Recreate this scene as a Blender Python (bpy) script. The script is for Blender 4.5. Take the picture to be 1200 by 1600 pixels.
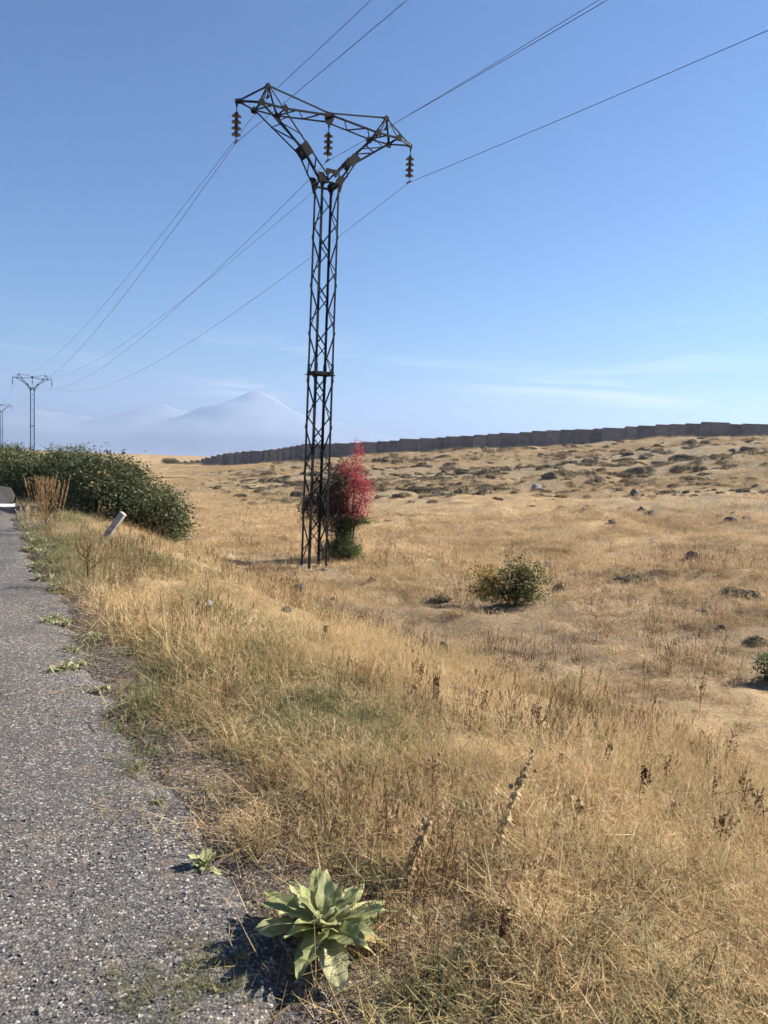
import bpy, math, random
import numpy as np
from mathutils import Vector, Matrix

for _o in list(bpy.data.objects):
    bpy.data.objects.remove(_o, do_unlink=True)
SC = bpy.context.scene
COL = SC.collection

# ------------------------------------------------------------------ camera
EYE = 1.6
PITCH = math.radians(5.24)
ROLL = math.radians(2.45)
FPX = 1200.0
_F = Vector((0, math.cos(PITCH), -math.sin(PITCH)))
_R0 = Vector((1, 0, 0))
_U0 = Vector((0, math.sin(PITCH), math.cos(PITCH)))
_R = _R0 * math.cos(ROLL) + _U0 * math.sin(ROLL)
_U = _U0 * math.cos(ROLL) - _R0 * math.sin(ROLL)
cam_data = bpy.data.cameras.new('camera')
cam = bpy.data.objects.new('camera', cam_data)
COL.objects.link(cam)
cam_data.sensor_fit = 'VERTICAL'
cam_data.sensor_height = 24.0
cam_data.lens = FPX / 1600.0 * 24.0
cam_data.clip_start = 0.05
cam_data.clip_end = 40000
cam.matrix_world = Matrix(((_R.x, _U.x, -_F.x, 0), (_R.y, _U.y, -_F.y, 0), (_R.z, _U.z, -_F.z, EYE), (0, 0, 0, 1)))
SC.camera = cam

# ------------------------------------------------------------------ sky, sun, exposure
SUN_AZ = math.radians(70)      # right of straight ahead (+Y)
SUN_EL = math.radians(31)
world = bpy.data.worlds.new('World')
SC.world = world
world.use_nodes = True
wn, wl = world.node_tree.nodes, world.node_tree.links
wn.clear()
w_out = wn.new('ShaderNodeOutputWorld')
w_bg = wn.new('ShaderNodeBackground')
w_bg.inputs['Strength'].default_value = 0.040
sky = wn.new('ShaderNodeTexSky')
sky.sky_type = 'NISHITA'
sky.sun_disc = False
sky.sun_elevation = SUN_EL
sky.sun_rotation = SUN_AZ
sky.altitude = 2500
sky.air_density = 1.6
sky.dust_density = 0.0
sky.ozone_density = 10.0
# thin cirrus, the same all round the horizon
w_tc = wn.new('ShaderNodeTexCoord')
w_map = wn.new('ShaderNodeMapping')
w_map.inputs['Scale'].default_value = (2.6, 2.6, 30.0)
w_map.inputs['Rotation'].default_value = (0.03, 0.05, 0.86)
w_map.inputs['Location'].default_value = (1.4, 4.2, 0.9)
w_noise = wn.new('ShaderNodeTexNoise')
w_noise.inputs['Scale'].default_value = 1.0
w_noise.inputs['Detail'].default_value = 6
w_noise.inputs['Roughness'].default_value = 0.62
w_noise.inputs['Distortion'].default_value = 0.6
w_ramp = wn.new('ShaderNodeMapRange')
w_ramp.inputs['From Min'].default_value = 0.55
w_ramp.inputs['From Max'].default_value = 0.80
w_ramp.inputs['To Max'].default_value = 0.8
w_sep = wn.new('ShaderNodeSeparateXYZ')
w_band = wn.new('ShaderNodeMapRange')
w_band.inputs['From Min'].default_value = 0.17
w_band.inputs['From Max'].default_value = 0.07
w_mul = wn.new('ShaderNodeMath'); w_mul.operation = 'MULTIPLY'
w_mix = wn.new('ShaderNodeMixRGB')
w_mix.inputs['Color2'].default_value = (9.5, 9.9, 10.4, 1)
wl.new(w_tc.outputs['Generated'], w_map.inputs['Vector'])
wl.new(w_map.outputs['Vector'], w_noise.inputs['Vector'])
wl.new(w_noise.outputs['Fac'], w_ramp.inputs['Value'])
wl.new(w_tc.outputs['Generated'], w_sep.inputs['Vector'])
wl.new(w_sep.outputs['Z'], w_band.inputs['Value'])
wl.new(w_ramp.outputs['Result'], w_mul.inputs[0])
wl.new(w_band.outputs['Result'], w_mul.inputs[1])
wl.new(w_mul.outputs['Value'], w_mix.inputs['Fac'])
wl.new(sky.outputs['Color'], w_mix.inputs['Color1'])
wl.new(w_mix.outputs['Color'], w_bg.inputs['Color'])
wl.new(w_bg.outputs['Background'], w_out.inputs['Surface'])

sun_data = bpy.data.lights.new('sun', 'SUN')
sun_data.energy = 5.0
sun_data.angle = math.radians(0.55)
sun_data.color = (1.0, 0.90, 0.76)
sun = bpy.data.objects.new('sun', sun_data)
COL.objects.link(sun)
_sd = Vector((math.sin(SUN_AZ) * math.cos(SUN_EL), math.cos(SUN_AZ) * math.cos(SUN_EL), math.sin(SUN_EL)))
sun.rotation_euler = _sd.to_track_quat('Z', 'Y').to_euler()

SC.view_settings.view_transform = 'Standard'
SC.view_settings.look = 'None'
SC.view_settings.gamma = 1.0
SC.view_settings.exposure = 1.74
SC.view_settings.use_curve_mapping = False
SC.cycles.max_bounces = 4
SC.cycles.diffuse_bounces = 2
SC.cycles.glossy_bounces = 2
SC.cycles.transmission_bounces = 4
SC.cycles.volume_bounces = 0
SC.cycles.use_adaptive_sampling = True
SC.cycles.adaptive_threshold = 0.04
SC.cycles.adaptive_min_samples = 24
SC.cycles.use_denoising = True
SC.cycles.caustics_reflective = False
SC.cycles.caustics_refractive = False

rng = np.random.default_rng(11)
random.seed(5)

# ------------------------------------------------------------------ numeric helpers
def smooth(a, b, x):
    t = np.clip((np.asarray(x, float) - a) / (b - a), 0, 1)
    return t * t * (3 - 2 * t)

def _hash(ix, iy, seed):
    h = (ix.astype(np.int64) * 374761393 + iy.astype(np.int64) * 668265263 + seed * 974711) & 0xFFFFFFFF
    h = ((h ^ (h >> 13)) * 1274126177) & 0xFFFFFFFF
    h = h ^ (h >> 16)
    return (h & 0xFFFFFF) / float(0xFFFFFF)

def vnoise(x, y, seed=0):
    x = np.asarray(x, float); y = np.asarray(y, float)
    ix = np.floor(x); iy = np.floor(y)
    fx = x - ix; fy = y - iy
    fx = fx * fx * (3 - 2 * fx); fy = fy * fy * (3 - 2 * fy)
    a = _hash(ix, iy, seed); b = _hash(ix + 1, iy, seed)
    c = _hash(ix, iy + 1, seed); d = _hash(ix + 1, iy + 1, seed)
    return (a + (b - a) * fx) * (1 - fy) + (c + (d - c) * fx) * fy

def fbm(x, y, octaves=4, seed=0, gain=0.5):
    v = 0.0; amp = 1.0; tot = 0.0; fr = 1.0
    for k in range(octaves):
        v = v + amp * vnoise(np.asarray(x) * fr + 17.3 * k, np.asarray(y) * fr - 9.1 * k, seed + k)
        tot += amp; amp *= gain; fr *= 2.03
    return v / tot

# ------------------------------------------------------------------ the lie of the land
RD = Vector((-0.482, 0.876))                 # direction in which the road and the power line run
RN = Vector((0.876, 0.482))                  # to the right of the road
RE = Vector((-0.26, 2.0))                    # a point on the asphalt edge

def road_st(x, y):
    dx = np.asarray(x, float) - RE.x; dy = np.asarray(y, float) - RE.y
    return dx * RN.x + dy * RN.y, dx * RD.x + dy * RD.y

_cp = [(490, 20, -3.35), (800, 16, -3.3), (1195, 10, -3.0), (1083, 23, -3.05), (1000, 30, -2.85), (1000, 45, -2.35),
       (1000, 70, -.8), (1000, 105, 1.75), (1200, 100, 2.6), (1200, 60, .2), (1200, 35, -2.1), (1200, 20, -2.9),
       (900, 107, .75), (800, 109, -.05), (700, 111, -.9), (600, 112, -1.8), (600, 80, -2.6), (600, 52, -3.3), (600, 32, -3.4),
       (500, 117, -3.0), (390, 122, -4.6), (390, 65, -4.1), (390, 42, -4.0), (390, 30, -3.75), (330, 150, -6.2), (270, 190, -8.0), (270, 90, -5.2),
       (270, 55, -4.7), (270, 30, -3.8), (220, 290, -9.2), (48, 102, -4.9), (-4, 184, -6.5), (150, 30, -3.7), (150, 60, -4.5)]
CP = [((p - 600) / 1200.0 * d, d, z + EYE) for p, d, z in _cp]
CP += [(x, y, z + EYE) for x, y, z in [(15, 20, -2.9), (9, 8, -3.0), (40, 40, -1.0), (90, 90, 4.0), (60, 0, -2.0), (20, -10, -3), (0, -20, -3.2), (-40, 0, -3.2),
       (-60, 40, -4.0), (-40, -40, -3.2), (60, -40, -2), (-150, 100, -7), (-100, 250, -8.6), (0, 300, -9), (100, 300, 0), (250, 100, 6),
       (200, 200, 4), (150, 150, 4.4), (-250, 0, -6), (-200, -200, -6), (200, -200, 0), (-300, 300, -12), (0, 500, -12)]]
_P = np.array(CP)
def _phi(r2):
    return 0.5 * r2 * np.log(r2 + 1e-9)
_n = len(_P)
_A = np.zeros((_n + 3, _n + 3))
_d2 = ((_P[:, None, :2] - _P[None, :, :2]) ** 2).sum(-1)
_A[:_n, :_n] = _phi(_d2) + np.eye(_n) * 2.0
_A[:_n, _n] = 1; _A[:_n, _n + 1:] = _P[:, :2]
_A[_n, :_n] = 1; _A[_n + 1:, :_n] = _P[:, :2].T
_W = np.linalg.solve(_A, np.concatenate([_P[:, 2], np.zeros(3)]))

def tps(x, y):
    x = np.clip(np.asarray(x, float), -600, 600); y = np.clip(np.asarray(y, float), -600, 600)
    out = _W[_n] + _W[_n + 1] * x + _W[_n + 2] * y
    for k in range(_n):
        out = out + _W[k] * _phi((x - _P[k, 0]) ** 2 + (y - _P[k, 1]) ** 2)
    return out

def road_z(t):
    return -0.02 * np.where(t > 12, t - 12, 0.0)

def hill_mask(x, y):
    """1 on the scrubby hillside below the wall"""
    r = np.hypot(x, y)
    return smooth(38, 52, y + 0.18 * x + 6 * (vnoise(x * .08, y * .08, 40) - .5)) * smooth(-0.28, -0.12, x / np.maximum(y, 1)) * (1 - smooth(130, 160, r))

def H(x, y):
    x = np.asarray(x, float); y = np.asarray(y, float)
    s, t = road_st(x, y)
    r = np.hypot(x, y)
    f = tps(x, y)
    wfar = smooth(290, 430, r)
    f = f * (1 - wfar) + (-13.0 - 150.0 * smooth(420, 1500, r)) * wfar
    fld = smooth(2.5, 8, s)
    rel = (fbm(x * .16, y * .16, 3, 1) - .5) * 0.55 + (fbm(x * .75, y * .75, 3, 5) - .5) * 0.24 + .06 * smooth(.55, .75, fbm(x * 1.5, y * 1.5, 2, 6))
    rel = rel * (1 - smooth(300, 900, r))
    hm = hill_mask(x, y)
    rel = rel + hm * ((fbm(x * .5, y * .5, 3, 9) - .45) * 0.6)
    # low eroded banks that cross the near field
    bank = np.exp(-((y - 15.2 + .25 * x + 1.2 * (vnoise(x * .3, 0 * x, 3) - .5)) / .55) ** 2) * smooth(-3.4, -2.2, x) * (1 - smooth(.5, 4.5, x))
    bank2 = np.exp(-((y - 19.5 + .10 * x + 1.6 * (vnoise(x * .35, 0 * x, 7) - .5)) / .45) ** 2) * smooth(5.0, 6.0, x) * (1 - smooth(12, 14, x))
    rel = rel + .20 * bank + .22 * bank2
    f = f + rel * fld
    w = smooth(0.9, 6.0, s)
    wl_ = smooth(-9.0, -16.0, s)
    wr = np.maximum(w, wl_)
    z = road_z(t) * (1 - wr) + f * wr
    z = z + (fbm(x * 2.2, y * 2.2, 3, 21) - .5) * 0.07 * smooth(.15, .8, s) * (1 - smooth(60, 120, r))
    under = smooth(.25, -.1, s) * smooth(-8.6, -8.3, s)
    return z - 0.05 * under

# let the finished ground (with bank and relief) pass through the surveyed heights
_tgt = _P[:, 2].copy(); _rhs = _P[:, 2].copy()
_ss, _ = road_st(_P[:, 0], _P[:, 1])
for _k in range(6):
    _rhs = _rhs + np.where(_ss > 5, _tgt - H(_P[:, 0], _P[:, 1]), 0)
    _W = np.linalg.solve(_A, np.concatenate([_rhs, np.zeros(3)]))

def Hs(x, y):
    return float(H(np.array([x]), np.array([y]))[0])

def pix_dir(px, py):
    v = _R * (px - 600) + _U * (800 - py) + _F * FPX
    return v / v.y                        # one metre ahead
def at_depth(px, py, d):
    v = pix_dir(px, py) * d
    return Vector((v.x, v.y, v.z + EYE))
_dd = np.concatenate([np.arange(1.2, 30, .02), np.arange(30, 160, .1), np.arange(160, 700, 1.0)])
def on_ground(px, py):
    """the place on the ground that the photograph shows there"""
    v = pix_dir(px, py)
    z = EYE + v.z * _dd - H(v.x * _dd, _dd)
    k = np.argmax(z < 0) if (z < 0).any() else len(_dd) - 1
    d = float(_dd[k])
    return Vector((v.x * d, d, Hs(v.x * d, d)))

# ------------------------------------------------------------------ mesh helpers
def fast_mesh(name, V, Fq, smooth_shade=False, mats=(), matidx=None, tint=None):
    """V (n,3); Fq a list/array of faces that all have the same size, or a list of arrays"""
    groups = Fq if isinstance(Fq, list) and len(Fq) and isinstance(Fq[0], np.ndarray) and Fq[0].ndim == 2 else [np.asarray(Fq)]
    me = bpy.data.meshes.new(name)
    V = np.asarray(V, np.float32)
    me.vertices.add(len(V)); me.vertices.foreach_set('co', V.ravel())
    loops = np.concatenate([g.ravel() for g in groups]).astype(np.int32)
    sizes = np.concatenate([np.full(len(g), g.shape[1]) for g in groups]).astype(np.int32)
    me.loops.add(len(loops)); me.loops.foreach_set('vertex_index', loops)
    starts = np.concatenate([[0], np.cumsum(sizes)[:-1]]).astype(np.int32)
    me.polygons.add(len(sizes)); me.polygons.foreach_set('loop_start', starts)
    me.polygons.foreach_set('use_smooth', np.full(len(sizes), smooth_shade))
    if matidx is not None:
        me.polygons.foreach_set('material_index', np.asarray(matidx, np.int32))
    for m in mats:
        me.materials.append(m)
    me.update(calc_edges=True)
    if tint is not None:
        a = me.attributes.new('tint', 'FLOAT', 'FACE')
        a.data.foreach_set('value', np.asarray(tint, np.float32))
    me.validate()
    return me

class MB:
    """collects shapes for ONE mesh"""
    def __init__(self):
        self.v = []; self.f = []; self.m = []; self.t = []
    def add(self, V, F, mi=0, tint=0.5):
        o = len(self.v)
        self.v += [tuple(p) for p in V]
        for f in F:
            self.f.append(tuple(i + o for i in f)); self.m.append(mi); self.t.append(tint)
        return self
    def box(self, c, size, M=None, mi=0, bevel=0):
        hx, hy, hz = [s / 2 for s in size]
        P = [Vector((sx * hx, sy * hy, sz * hz)) for sz in (-1, 1) for sx, sy in ((-1, -1), (1, -1), (1, 1), (-1, 1))]
        if M: P = [M @ p for p in P]
        P = [p + Vector(c) for p in P]
        return self.add(P, [(3, 2, 1, 0), (4, 5, 6, 7), (0, 1, 5, 4), (1, 2, 6, 5), (2, 3, 7, 6), (3, 0, 4, 7)], mi)
    def tube(self, pts, radii, n=6, mi=0, cap=True, tint=0.5):
        pts = [Vector(p) for p in pts]
        if not hasattr(radii, '__len__'): radii = [radii] * len(pts)
        V = []; F = []
        a0 = (pts[1] - pts[0]).normalized()
        ref = Vector((0, 0, 1)) if abs(a0.z) < .9 else Vector((1, 0, 0))
        for i, p in enumerate(pts):
            a = (pts[min(i + 1, len(pts) - 1)] - pts[max(i - 1, 0)]).normalized()
            e1 = (ref - a * ref.dot(a)).normalized(); e2 = a.cross(e1)
            for k in range(n):
                an = 2 * math.pi * k / n
                V.append(p + (e1 * math.cos(an) + e2 * math.sin(an)) * radii[i])
        for i in range(len(pts) - 1):
            for k in range(n):
                F.append((i * n + k, i * n + (k + 1) % n, (i + 1) * n + (k + 1) % n, (i + 1) * n + k))
        if cap:
            F.append(tuple(range(n - 1, -1, -1))); F.append(tuple((len(pts) - 1) * n + k for k in range(n)))
        return self.add(V, F, mi, tint)
    def lathe(self, prof, c=(0, 0, 0), n=14, mi=0):
        V = []; F = []
        for r, z in prof:
            for k in range(n):
                a = 2 * math.pi * k / n
                V.append((c[0] + r * math.cos(a), c[1] + r * math.sin(a), c[2] + z))
        for i in range(len(prof) - 1):
            for k in range(n):
                F.append((i * n + k, i * n + (k + 1) % n, (i + 1) * n + (k + 1) % n, (i + 1) * n + k))
        F.append(tuple(range(n - 1, -1, -1))); F.append(tuple((len(prof) - 1) * n + k for k in range(n)))
        return self.add(V, F, mi)
    def mesh(self, name, mats, smooth_shade=False):
        me = bpy.data.meshes.new(name)
        me.from_pydata(self.v, [], self.f)
        for m in (mats if isinstance(mats, (list, tuple)) else [mats]):
            me.materials.append(m)
        me.polygons.foreach_set('material_index', self.m)
        me.polygons.foreach_set('use_smooth', [smooth_shade] * len(self.f))
        a = me.attributes.new('tint', 'FLOAT', 'FACE')
        a.data.foreach_set('value', self.t)
        me.update()
        return me
    def build(self, name, mats, parent=None, smooth_shade=False):
        return link(name, self.mesh(name, mats, smooth_shade), parent)

def link(name, me, parent=None):
    o = bpy.data.objects.new(name, me)
    COL.objects.link(o)
    if parent is not None: o.parent = parent
    return o
def thing(name, loc=(0, 0, 0), rotz=0.0):
    o = bpy.data.objects.new(name, None)
    COL.objects.link(o); o.empty_display_size = .2
    o.location = loc; o.rotation_euler = (0, 0, rotz)
    return o
def tag(o, label, cat, group=None):
    o['label'] = label; o['category'] = cat
    if group: o['group'] = group
    return o
def copy_tree(o, parent=None):
    c = o.copy(); COL.objects.link(c); c.parent = parent
    for ch in list(o.children): copy_tree(ch, c)
    return c

# ------------------------------------------------------------------ materials
def mat(name, col, rough=.8, metal=0.0, spec=0.3):
    m = bpy.data.materials.new(name); m.use_nodes = True
    b = m.node_tree.nodes['Principled BSDF']
    b.inputs['Base Color'].default_value = (*col, 1)
    b.inputs['Roughness'].default_value = rough
    b.inputs['Metallic'].default_value = metal
    b.inputs['Specular IOR Level'].default_value = spec
    return m
def N(m, t, **kw):
    n = m.node_tree.nodes.new(t)
    for k, v in kw.items():
        if k in n.inputs: n.inputs[k].default_value = v
        else: setattr(n, k, v)
    return n
def L(m, a, b):
    m.node_tree.links.new(a, b)
def ramp(m, stops, fac=None, interp='LINEAR'):
    r = m.node_tree.nodes.new('ShaderNodeValToRGB')
    cr = r.color_ramp; cr.interpolation = interp
    while len(cr.elements) < len(stops): cr.elements.new(0.5)
    for e, (p, c) in zip(cr.elements, stops):
        e.position = p; e.color = (*c, 1) if len(c) == 3 else c
    if fac is not None: L(m, fac, r.inputs['Fac'])
    return r
def noise(m, scale, detail=4, rough=.55, coord='Object', vec=None, dist=0.0):
    n = N(m, 'ShaderNodeTexNoise', Scale=scale, Detail=detail, Roughness=rough, Distortion=dist)
    if vec is None:
        tc = m.node_tree.nodes.new('ShaderNodeTexCoord'); vec = tc.outputs[coord]
    L(m, vec, n.inputs['Vector'])
    return n
def mixc(m, fac, a, b, mode='MIX'):
    x = m.node_tree.nodes.new('ShaderNodeMixRGB'); x.blend_type = mode
    for s, v in (('Fac', fac), ('Color1', a), ('Color2', b)):
        if isinstance(v, (int, float)): x.inputs[s].default_value = v
        elif isinstance(v, tuple): x.inputs[s].default_value = (*v, 1)
        else: L(m, v, x.inputs[s])
    return x.outputs['Color']
def bump(m, height, strength=.5, dist=.01):
    b = m.node_tree.nodes.new('ShaderNodeBump')
    b.inputs['Strength'].default_value = strength; b.inputs['Distance'].default_value = dist
    L(m, height, b.inputs['Height'])
    L(m, b.outputs['Normal'], m.node_tree.nodes['Principled BSDF'].inputs['Normal'])
def bsdf(m): return m.node_tree.nodes['Principled BSDF']
def geo_pos(m):
    return m.node_tree.nodes.new('ShaderNodeNewGeometry').outputs['Position']

def plant_mat(name, stops, patch=None, transl=.35, rough=.75, rnd_w=.5, patch_scale=.35, mottle=0):
    """leaf and blade material: colour from per-blade tint, per-plant random number and broad patches in the field"""
    m = bpy.data.materials.new(name); m.use_nodes = True
    nt = m.node_tree; b = bsdf(m)
    at = N(m, 'ShaderNodeAttribute', attribute_name='tint')
    oi = nt.nodes.new('ShaderNodeObjectInfo')
    mx = N(m, 'ShaderNodeMix'); mx.inputs[0].default_value = rnd_w
    L(m, at.outputs['Fac'], mx.inputs[2]); L(m, oi.outputs['Random'], mx.inputs[3])
    r = ramp(m, stops, mx.outputs[0])
    col = r.outputs['Color']
    if patch:
        n = noise(m, patch_scale, 4, .6, vec=geo_pos(m))
        mr = N(m, 'ShaderNodeMapRange'); mr.inputs['From Min'].default_value = .38; mr.inputs['From Max'].default_value = .66
        L(m, n.outputs['Fac'], mr.inputs['Value'])
        col = mixc(m, mr.outputs['Result'], col, mixc(m, 1.0, col, patch, 'MULTIPLY'))
    if mottle:
        mo = noise(m, mottle, 5, .7, vec=geo_pos(m))
        col = mixc(m, 1.0, col, ramp(m, [(.3, (.62, .66, .55)), (.5, (1, 1, 1)), (.7, (1.3, 1.22, 1.15))], mo.outputs['Fac']).outputs['Color'], 'MULTIPLY')
    L(m, col, b.inputs['Base Color'])
    b.inputs['Roughness'].default_value = rough
    b.inputs['Specular IOR Level'].default_value = .2
    if transl > 0:
        tr = nt.nodes.new('ShaderNodeBsdfTranslucent'); L(m, col, tr.inputs['Color'])
        ms = nt.nodes.new('ShaderNodeMixShader'); ms.inputs['Fac'].default_value = transl
        L(m, b.outputs['BSDF'], ms.inputs[1]); L(m, tr.outputs['BSDF'], ms.inputs[2])
        L(m, ms.outputs['Shader'], nt.nodes['Material Output'].inputs['Surface'])
    return m

STRAW = [(0.0, (.16, .098, .046)), (.26, (.36, .245, .122)), (.60, (.54, .395, .21)), (.85, (.70, .555, .335)), (1.0, (.90, .80, .60))]
M_straw = plant_mat('dry_straw', STRAW, patch=(.56, .58, .50), transl=.35, patch_scale=.75, rnd_w=.4)
M_straw_far = plant_mat('dry_straw_field', [(0, (.33, .225, .12)), (.5, (.56, .41, .235)), (1, (.74, .59, .38))], patch=(.66, .66, .60), transl=.25, patch_scale=.22)
M_herb = plant_mat('grey_green_herb', [(0, (.07, .075, .03)), (.5, (.16, .165, .075)), (1, (.30, .28, .14))], transl=.3)
M_brown = plant_mat('dry_brown_herb', [(0, (.05, .028, .015)), (.5, (.13, .075, .038)), (1, (.24, .15, .08))], transl=.2)
M_bushleaf = plant_mat('bush_leaf', [(0, (.035, .045, .020)), (.45, (.080, .095, .042)), (.8, (.15, .155, .072)), (.93, (.22, .18, .08)), (1, (.34, .19, .06))], transl=.25, rnd_w=.0, rough=.6)
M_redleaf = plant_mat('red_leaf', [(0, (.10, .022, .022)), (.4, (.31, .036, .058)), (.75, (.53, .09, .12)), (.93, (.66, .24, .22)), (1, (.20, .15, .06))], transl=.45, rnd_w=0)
M_darkleaf = plant_mat('shade_dark_leaf', [(0, (.030, .028, .018)), (.5, (.065, .055, .03)), (.8, (.10, .06, .035)), (1, (.16, .06, .04))], transl=.25, rnd_w=0)  # unlit left side of the red shrub, its shade put into the leaf colour
M_greenleaf = plant_mat('green_leaf', [(0, (.035, .055, .018)), (.5, (.075, .11, .035)), (1, (.16, .19, .08))], transl=.35, rnd_w=0)
M_yelleaf = plant_mat('yellowing_leaf', [(0, (.04, .06, .02)), (.5, (.085, .11, .035)), (.75, (.17, .155, .045)), (1, (.48, .30, .05))], transl=.4, rnd_w=0)
M_cushion = plant_mat('cushion_shrub', [(0, (.075, .065, .045)), (.4, (.18, .152, .10)), (.75, (.33, .275, .18)), (1, (.50, .42, .28))], transl=.1, rnd_w=.25)
M_mullein = plant_mat('woolly_leaf', [(0, (.19, .22, .09)), (.5, (.32, .35, .17)), (.85, (.50, .50, .30)), (1, (.46, .34, .15))], transl=.4, rnd_w=.3, rough=.9, mottle=38)
M_weed = plant_mat('pale_roadside_weed', [(0, (.13, .145, .07)), (.5, (.26, .27, .15)), (1, (.50, .46, .29))], transl=.35, rnd_w=.3)
M_bark = mat('bark', (.09, .065, .045), .9)

# ================================================================== the setting
# ---- ground: one sheet out to the horizon
def ground_material():
    m = mat('dry_ground', (.3, .22, .12), .95, spec=.1)
    pos = geo_pos(m)
    big = noise(m, .09, 5, .6, vec=pos)
    mid = noise(m, .8, 5, .65, vec=pos)
    fine = noise(m, 14, 5, .75, vec=pos)
    vfine = noise(m, 70, 3, .7, vec=pos)
    c1 = ramp(m, [(.30, (.20, .14, .085)), (.46, (.33, .235, .13)), (.60, (.42, .305, .17)), (.75, (.49, .37, .215))], mid.outputs['Fac']).outputs['Color']
    olive = ramp(m, [(.25, (.16, .13, .085)), (.55, (.29, .235, .15)), (.8, (.39, .32, .20))], fine.outputs['Fac']).outputs['Color']
    bm = N(m, 'ShaderNodeMapRange'); bm.inputs['From Min'].default_value = .42; bm.inputs['From Max'].default_value = .62
    L(m, big.outputs['Fac'], bm.inputs['Value'])
    c2 = mixc(m, bm.outputs['Result'], c1, olive)
    sp = ramp(m, [(.3, (.52, .50, .46)), (.5, (1, 1, 1)), (.75, (1.35, 1.3, 1.2))], fine.outputs['Fac']).outputs['Color']
    c3 = mixc(m, .8, c2, sp, 'MULTIPLY')
    sp2 = ramp(m, [(.32, (.55, .52, .5)), (.55, (1, 1, 1)), (.8, (1.4, 1.35, 1.3))], vfine.outputs['Fac']).outputs['Color']
    c3 = mixc(m, .6, c3, sp2, 'MULTIPLY')
    ge = N(m, 'ShaderNodeVectorMath', operation='SUBTRACT'); ge.inputs[1].default_value = (3.0, 13.6, 0); L(m, pos, ge.inputs[0])
    gm = N(m, 'ShaderNodeVectorMath', operation='MULTIPLY'); gm.inputs[1].default_value = (.125, .25, 0); L(m, ge.outputs['Vector'], gm.inputs[0])
    gl = N(m, 'ShaderNodeVectorMath', operation='LENGTH'); L(m, gm.outputs['Vector'], gl.inputs[0])
    ga = N(m, 'ShaderNodeMath', operation='MULTIPLY_ADD'); ga.inputs[1].default_value = 1.1; L(m, mid.outputs['Fac'], ga.inputs[0]); L(m, gl.outputs['Value'], ga.inputs[2])
    gr = N(m, 'ShaderNodeMapRange'); gr.inputs['From Min'].default_value = 1.7; gr.inputs['From Max'].default_value = 1.1; gr.inputs['To Max'].default_value = .75
    L(m, ga.outputs['Value'], gr.inputs['Value'])
    thatch = ramp(m, [(.3, (.085, .062, .042)), (.5, (.175, .13, .085)), (.72, (.30, .23, .15))], fine.outputs['Fac']).outputs['Color']
    c3 = mixc(m, gr.outputs['Result'], c3, thatch)
    hd = N(m, 'ShaderNodeVectorMath', operation='DOT_PRODUCT'); hd.inputs[1].default_value = (.18, 1, 0); L(m, pos, hd.inputs[0])
    hn = N(m, 'ShaderNodeMath', operation='MULTIPLY_ADD'); hn.inputs[1].default_value = 30; L(m, noise(m, .35, 5, .65, vec=pos).outputs['Fac'], hn.inputs[0]); L(m, hd.outputs['Value'], hn.inputs[2])
    hr = N(m, 'ShaderNodeMapRange'); hr.inputs['From Min'].default_value = 58; hr.inputs['From Max'].default_value = 68; hr.inputs['To Max'].default_value = .8
    L(m, hn.outputs['Value'], hr.inputs['Value'])
    dq = N(m, 'ShaderNodeMapRange'); dq.inputs['From Min'].default_value = 150; dq.inputs['From Max'].default_value = 120; L(m, hd.outputs['Value'], dq.inputs['Value'])
    hq = N(m, 'ShaderNodeMath', operation='MULTIPLY'); L(m, hr.outputs['Result'], hq.inputs[0]); L(m, dq.outputs['Result'], hq.inputs[1])
    heath = ramp(m, [(.32, (.095, .08, .052)), (.5, (.205, .168, .108)), (.68, (.33, .26, .165))], noise(m, 2.2, 6, .75, vec=pos).outputs['Fac']).outputs['Color']
    c3 = mixc(m, hq.outputs['Value'], c3, heath)
    # dark stony soil along the asphalt
    dp = N(m, 'ShaderNodeVectorMath', operation='DOT_PRODUCT'); dp.inputs[1].default_value = (RN.x, RN.y, 0)
    L(m, pos, dp.inputs[0])
    sub = N(m, 'ShaderNodeMath', operation='SUBTRACT'); sub.inputs[1].default_value = RE.x * RN.x + RE.y * RN.y
    L(m, dp.outputs['Value'], sub.inputs[0])
    mn = N(m, 'ShaderNodeMath', operation='MULTIPLY_ADD'); mn.inputs[1].default_value = .9
    L(m, mid.outputs['Fac'], mn.inputs[0]); L(m, sub.outputs['Value'], mn.inputs[2])
    rm = N(m, 'ShaderNodeMapRange'); rm.inputs['From Min'].default_value = 1.5; rm.inputs['From Max'].default_value = .55
    L(m, mn.outputs['Value'], rm.inputs['Value'])
    vo = N(m, 'ShaderNodeTexVoronoi', Scale=75.0); L(m, pos, vo.inputs['Vector'])
    hsv = N(m, 'ShaderNodeSeparateColor'); L(m, vo.outputs['Color'], hsv.inputs['Color'])
    soil = ramp(m, [(0, (.045, .036, .03)), (.6, (.12, .10, .085)), (.9, (.2, .18, .16)), (1, (.34, .32, .29))], hsv.outputs[0]).outputs['Color']
    c4 = mixc(m, rm.outputs['Result'], c3, soil)
    L(m, c4, bsdf(m).inputs['Base Color'])
    ad = N(m, 'ShaderNodeMath', operation='ADD'); L(m, fine.outputs['Fac'], ad.inputs[0]); L(m, vfine.outputs['Fac'], ad.inputs[1])
    bump(m, ad.outputs['Value'], .9, .03)
    return m
M_ground = ground_material()
_ang = np.radians(np.concatenate([np.arange(-42, 42, .2), np.arange(42, 318, 3.0)]))
_rad = np.concatenate([[0.0], np.exp(np.linspace(math.log(.5), math.log(9000), 430))])
na, nr = len(_ang), len(_rad)
_RR, _AA = np.meshgrid(_rad, _ang, indexing='ij')
gx = _RR * np.sin(_AA); gy = _RR * np.cos(_AA)
gz = H(gx.ravel(), gy.ravel())
_i = np.arange(nr - 1)[:, None] * na + np.arange(na)[None, :]
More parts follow.
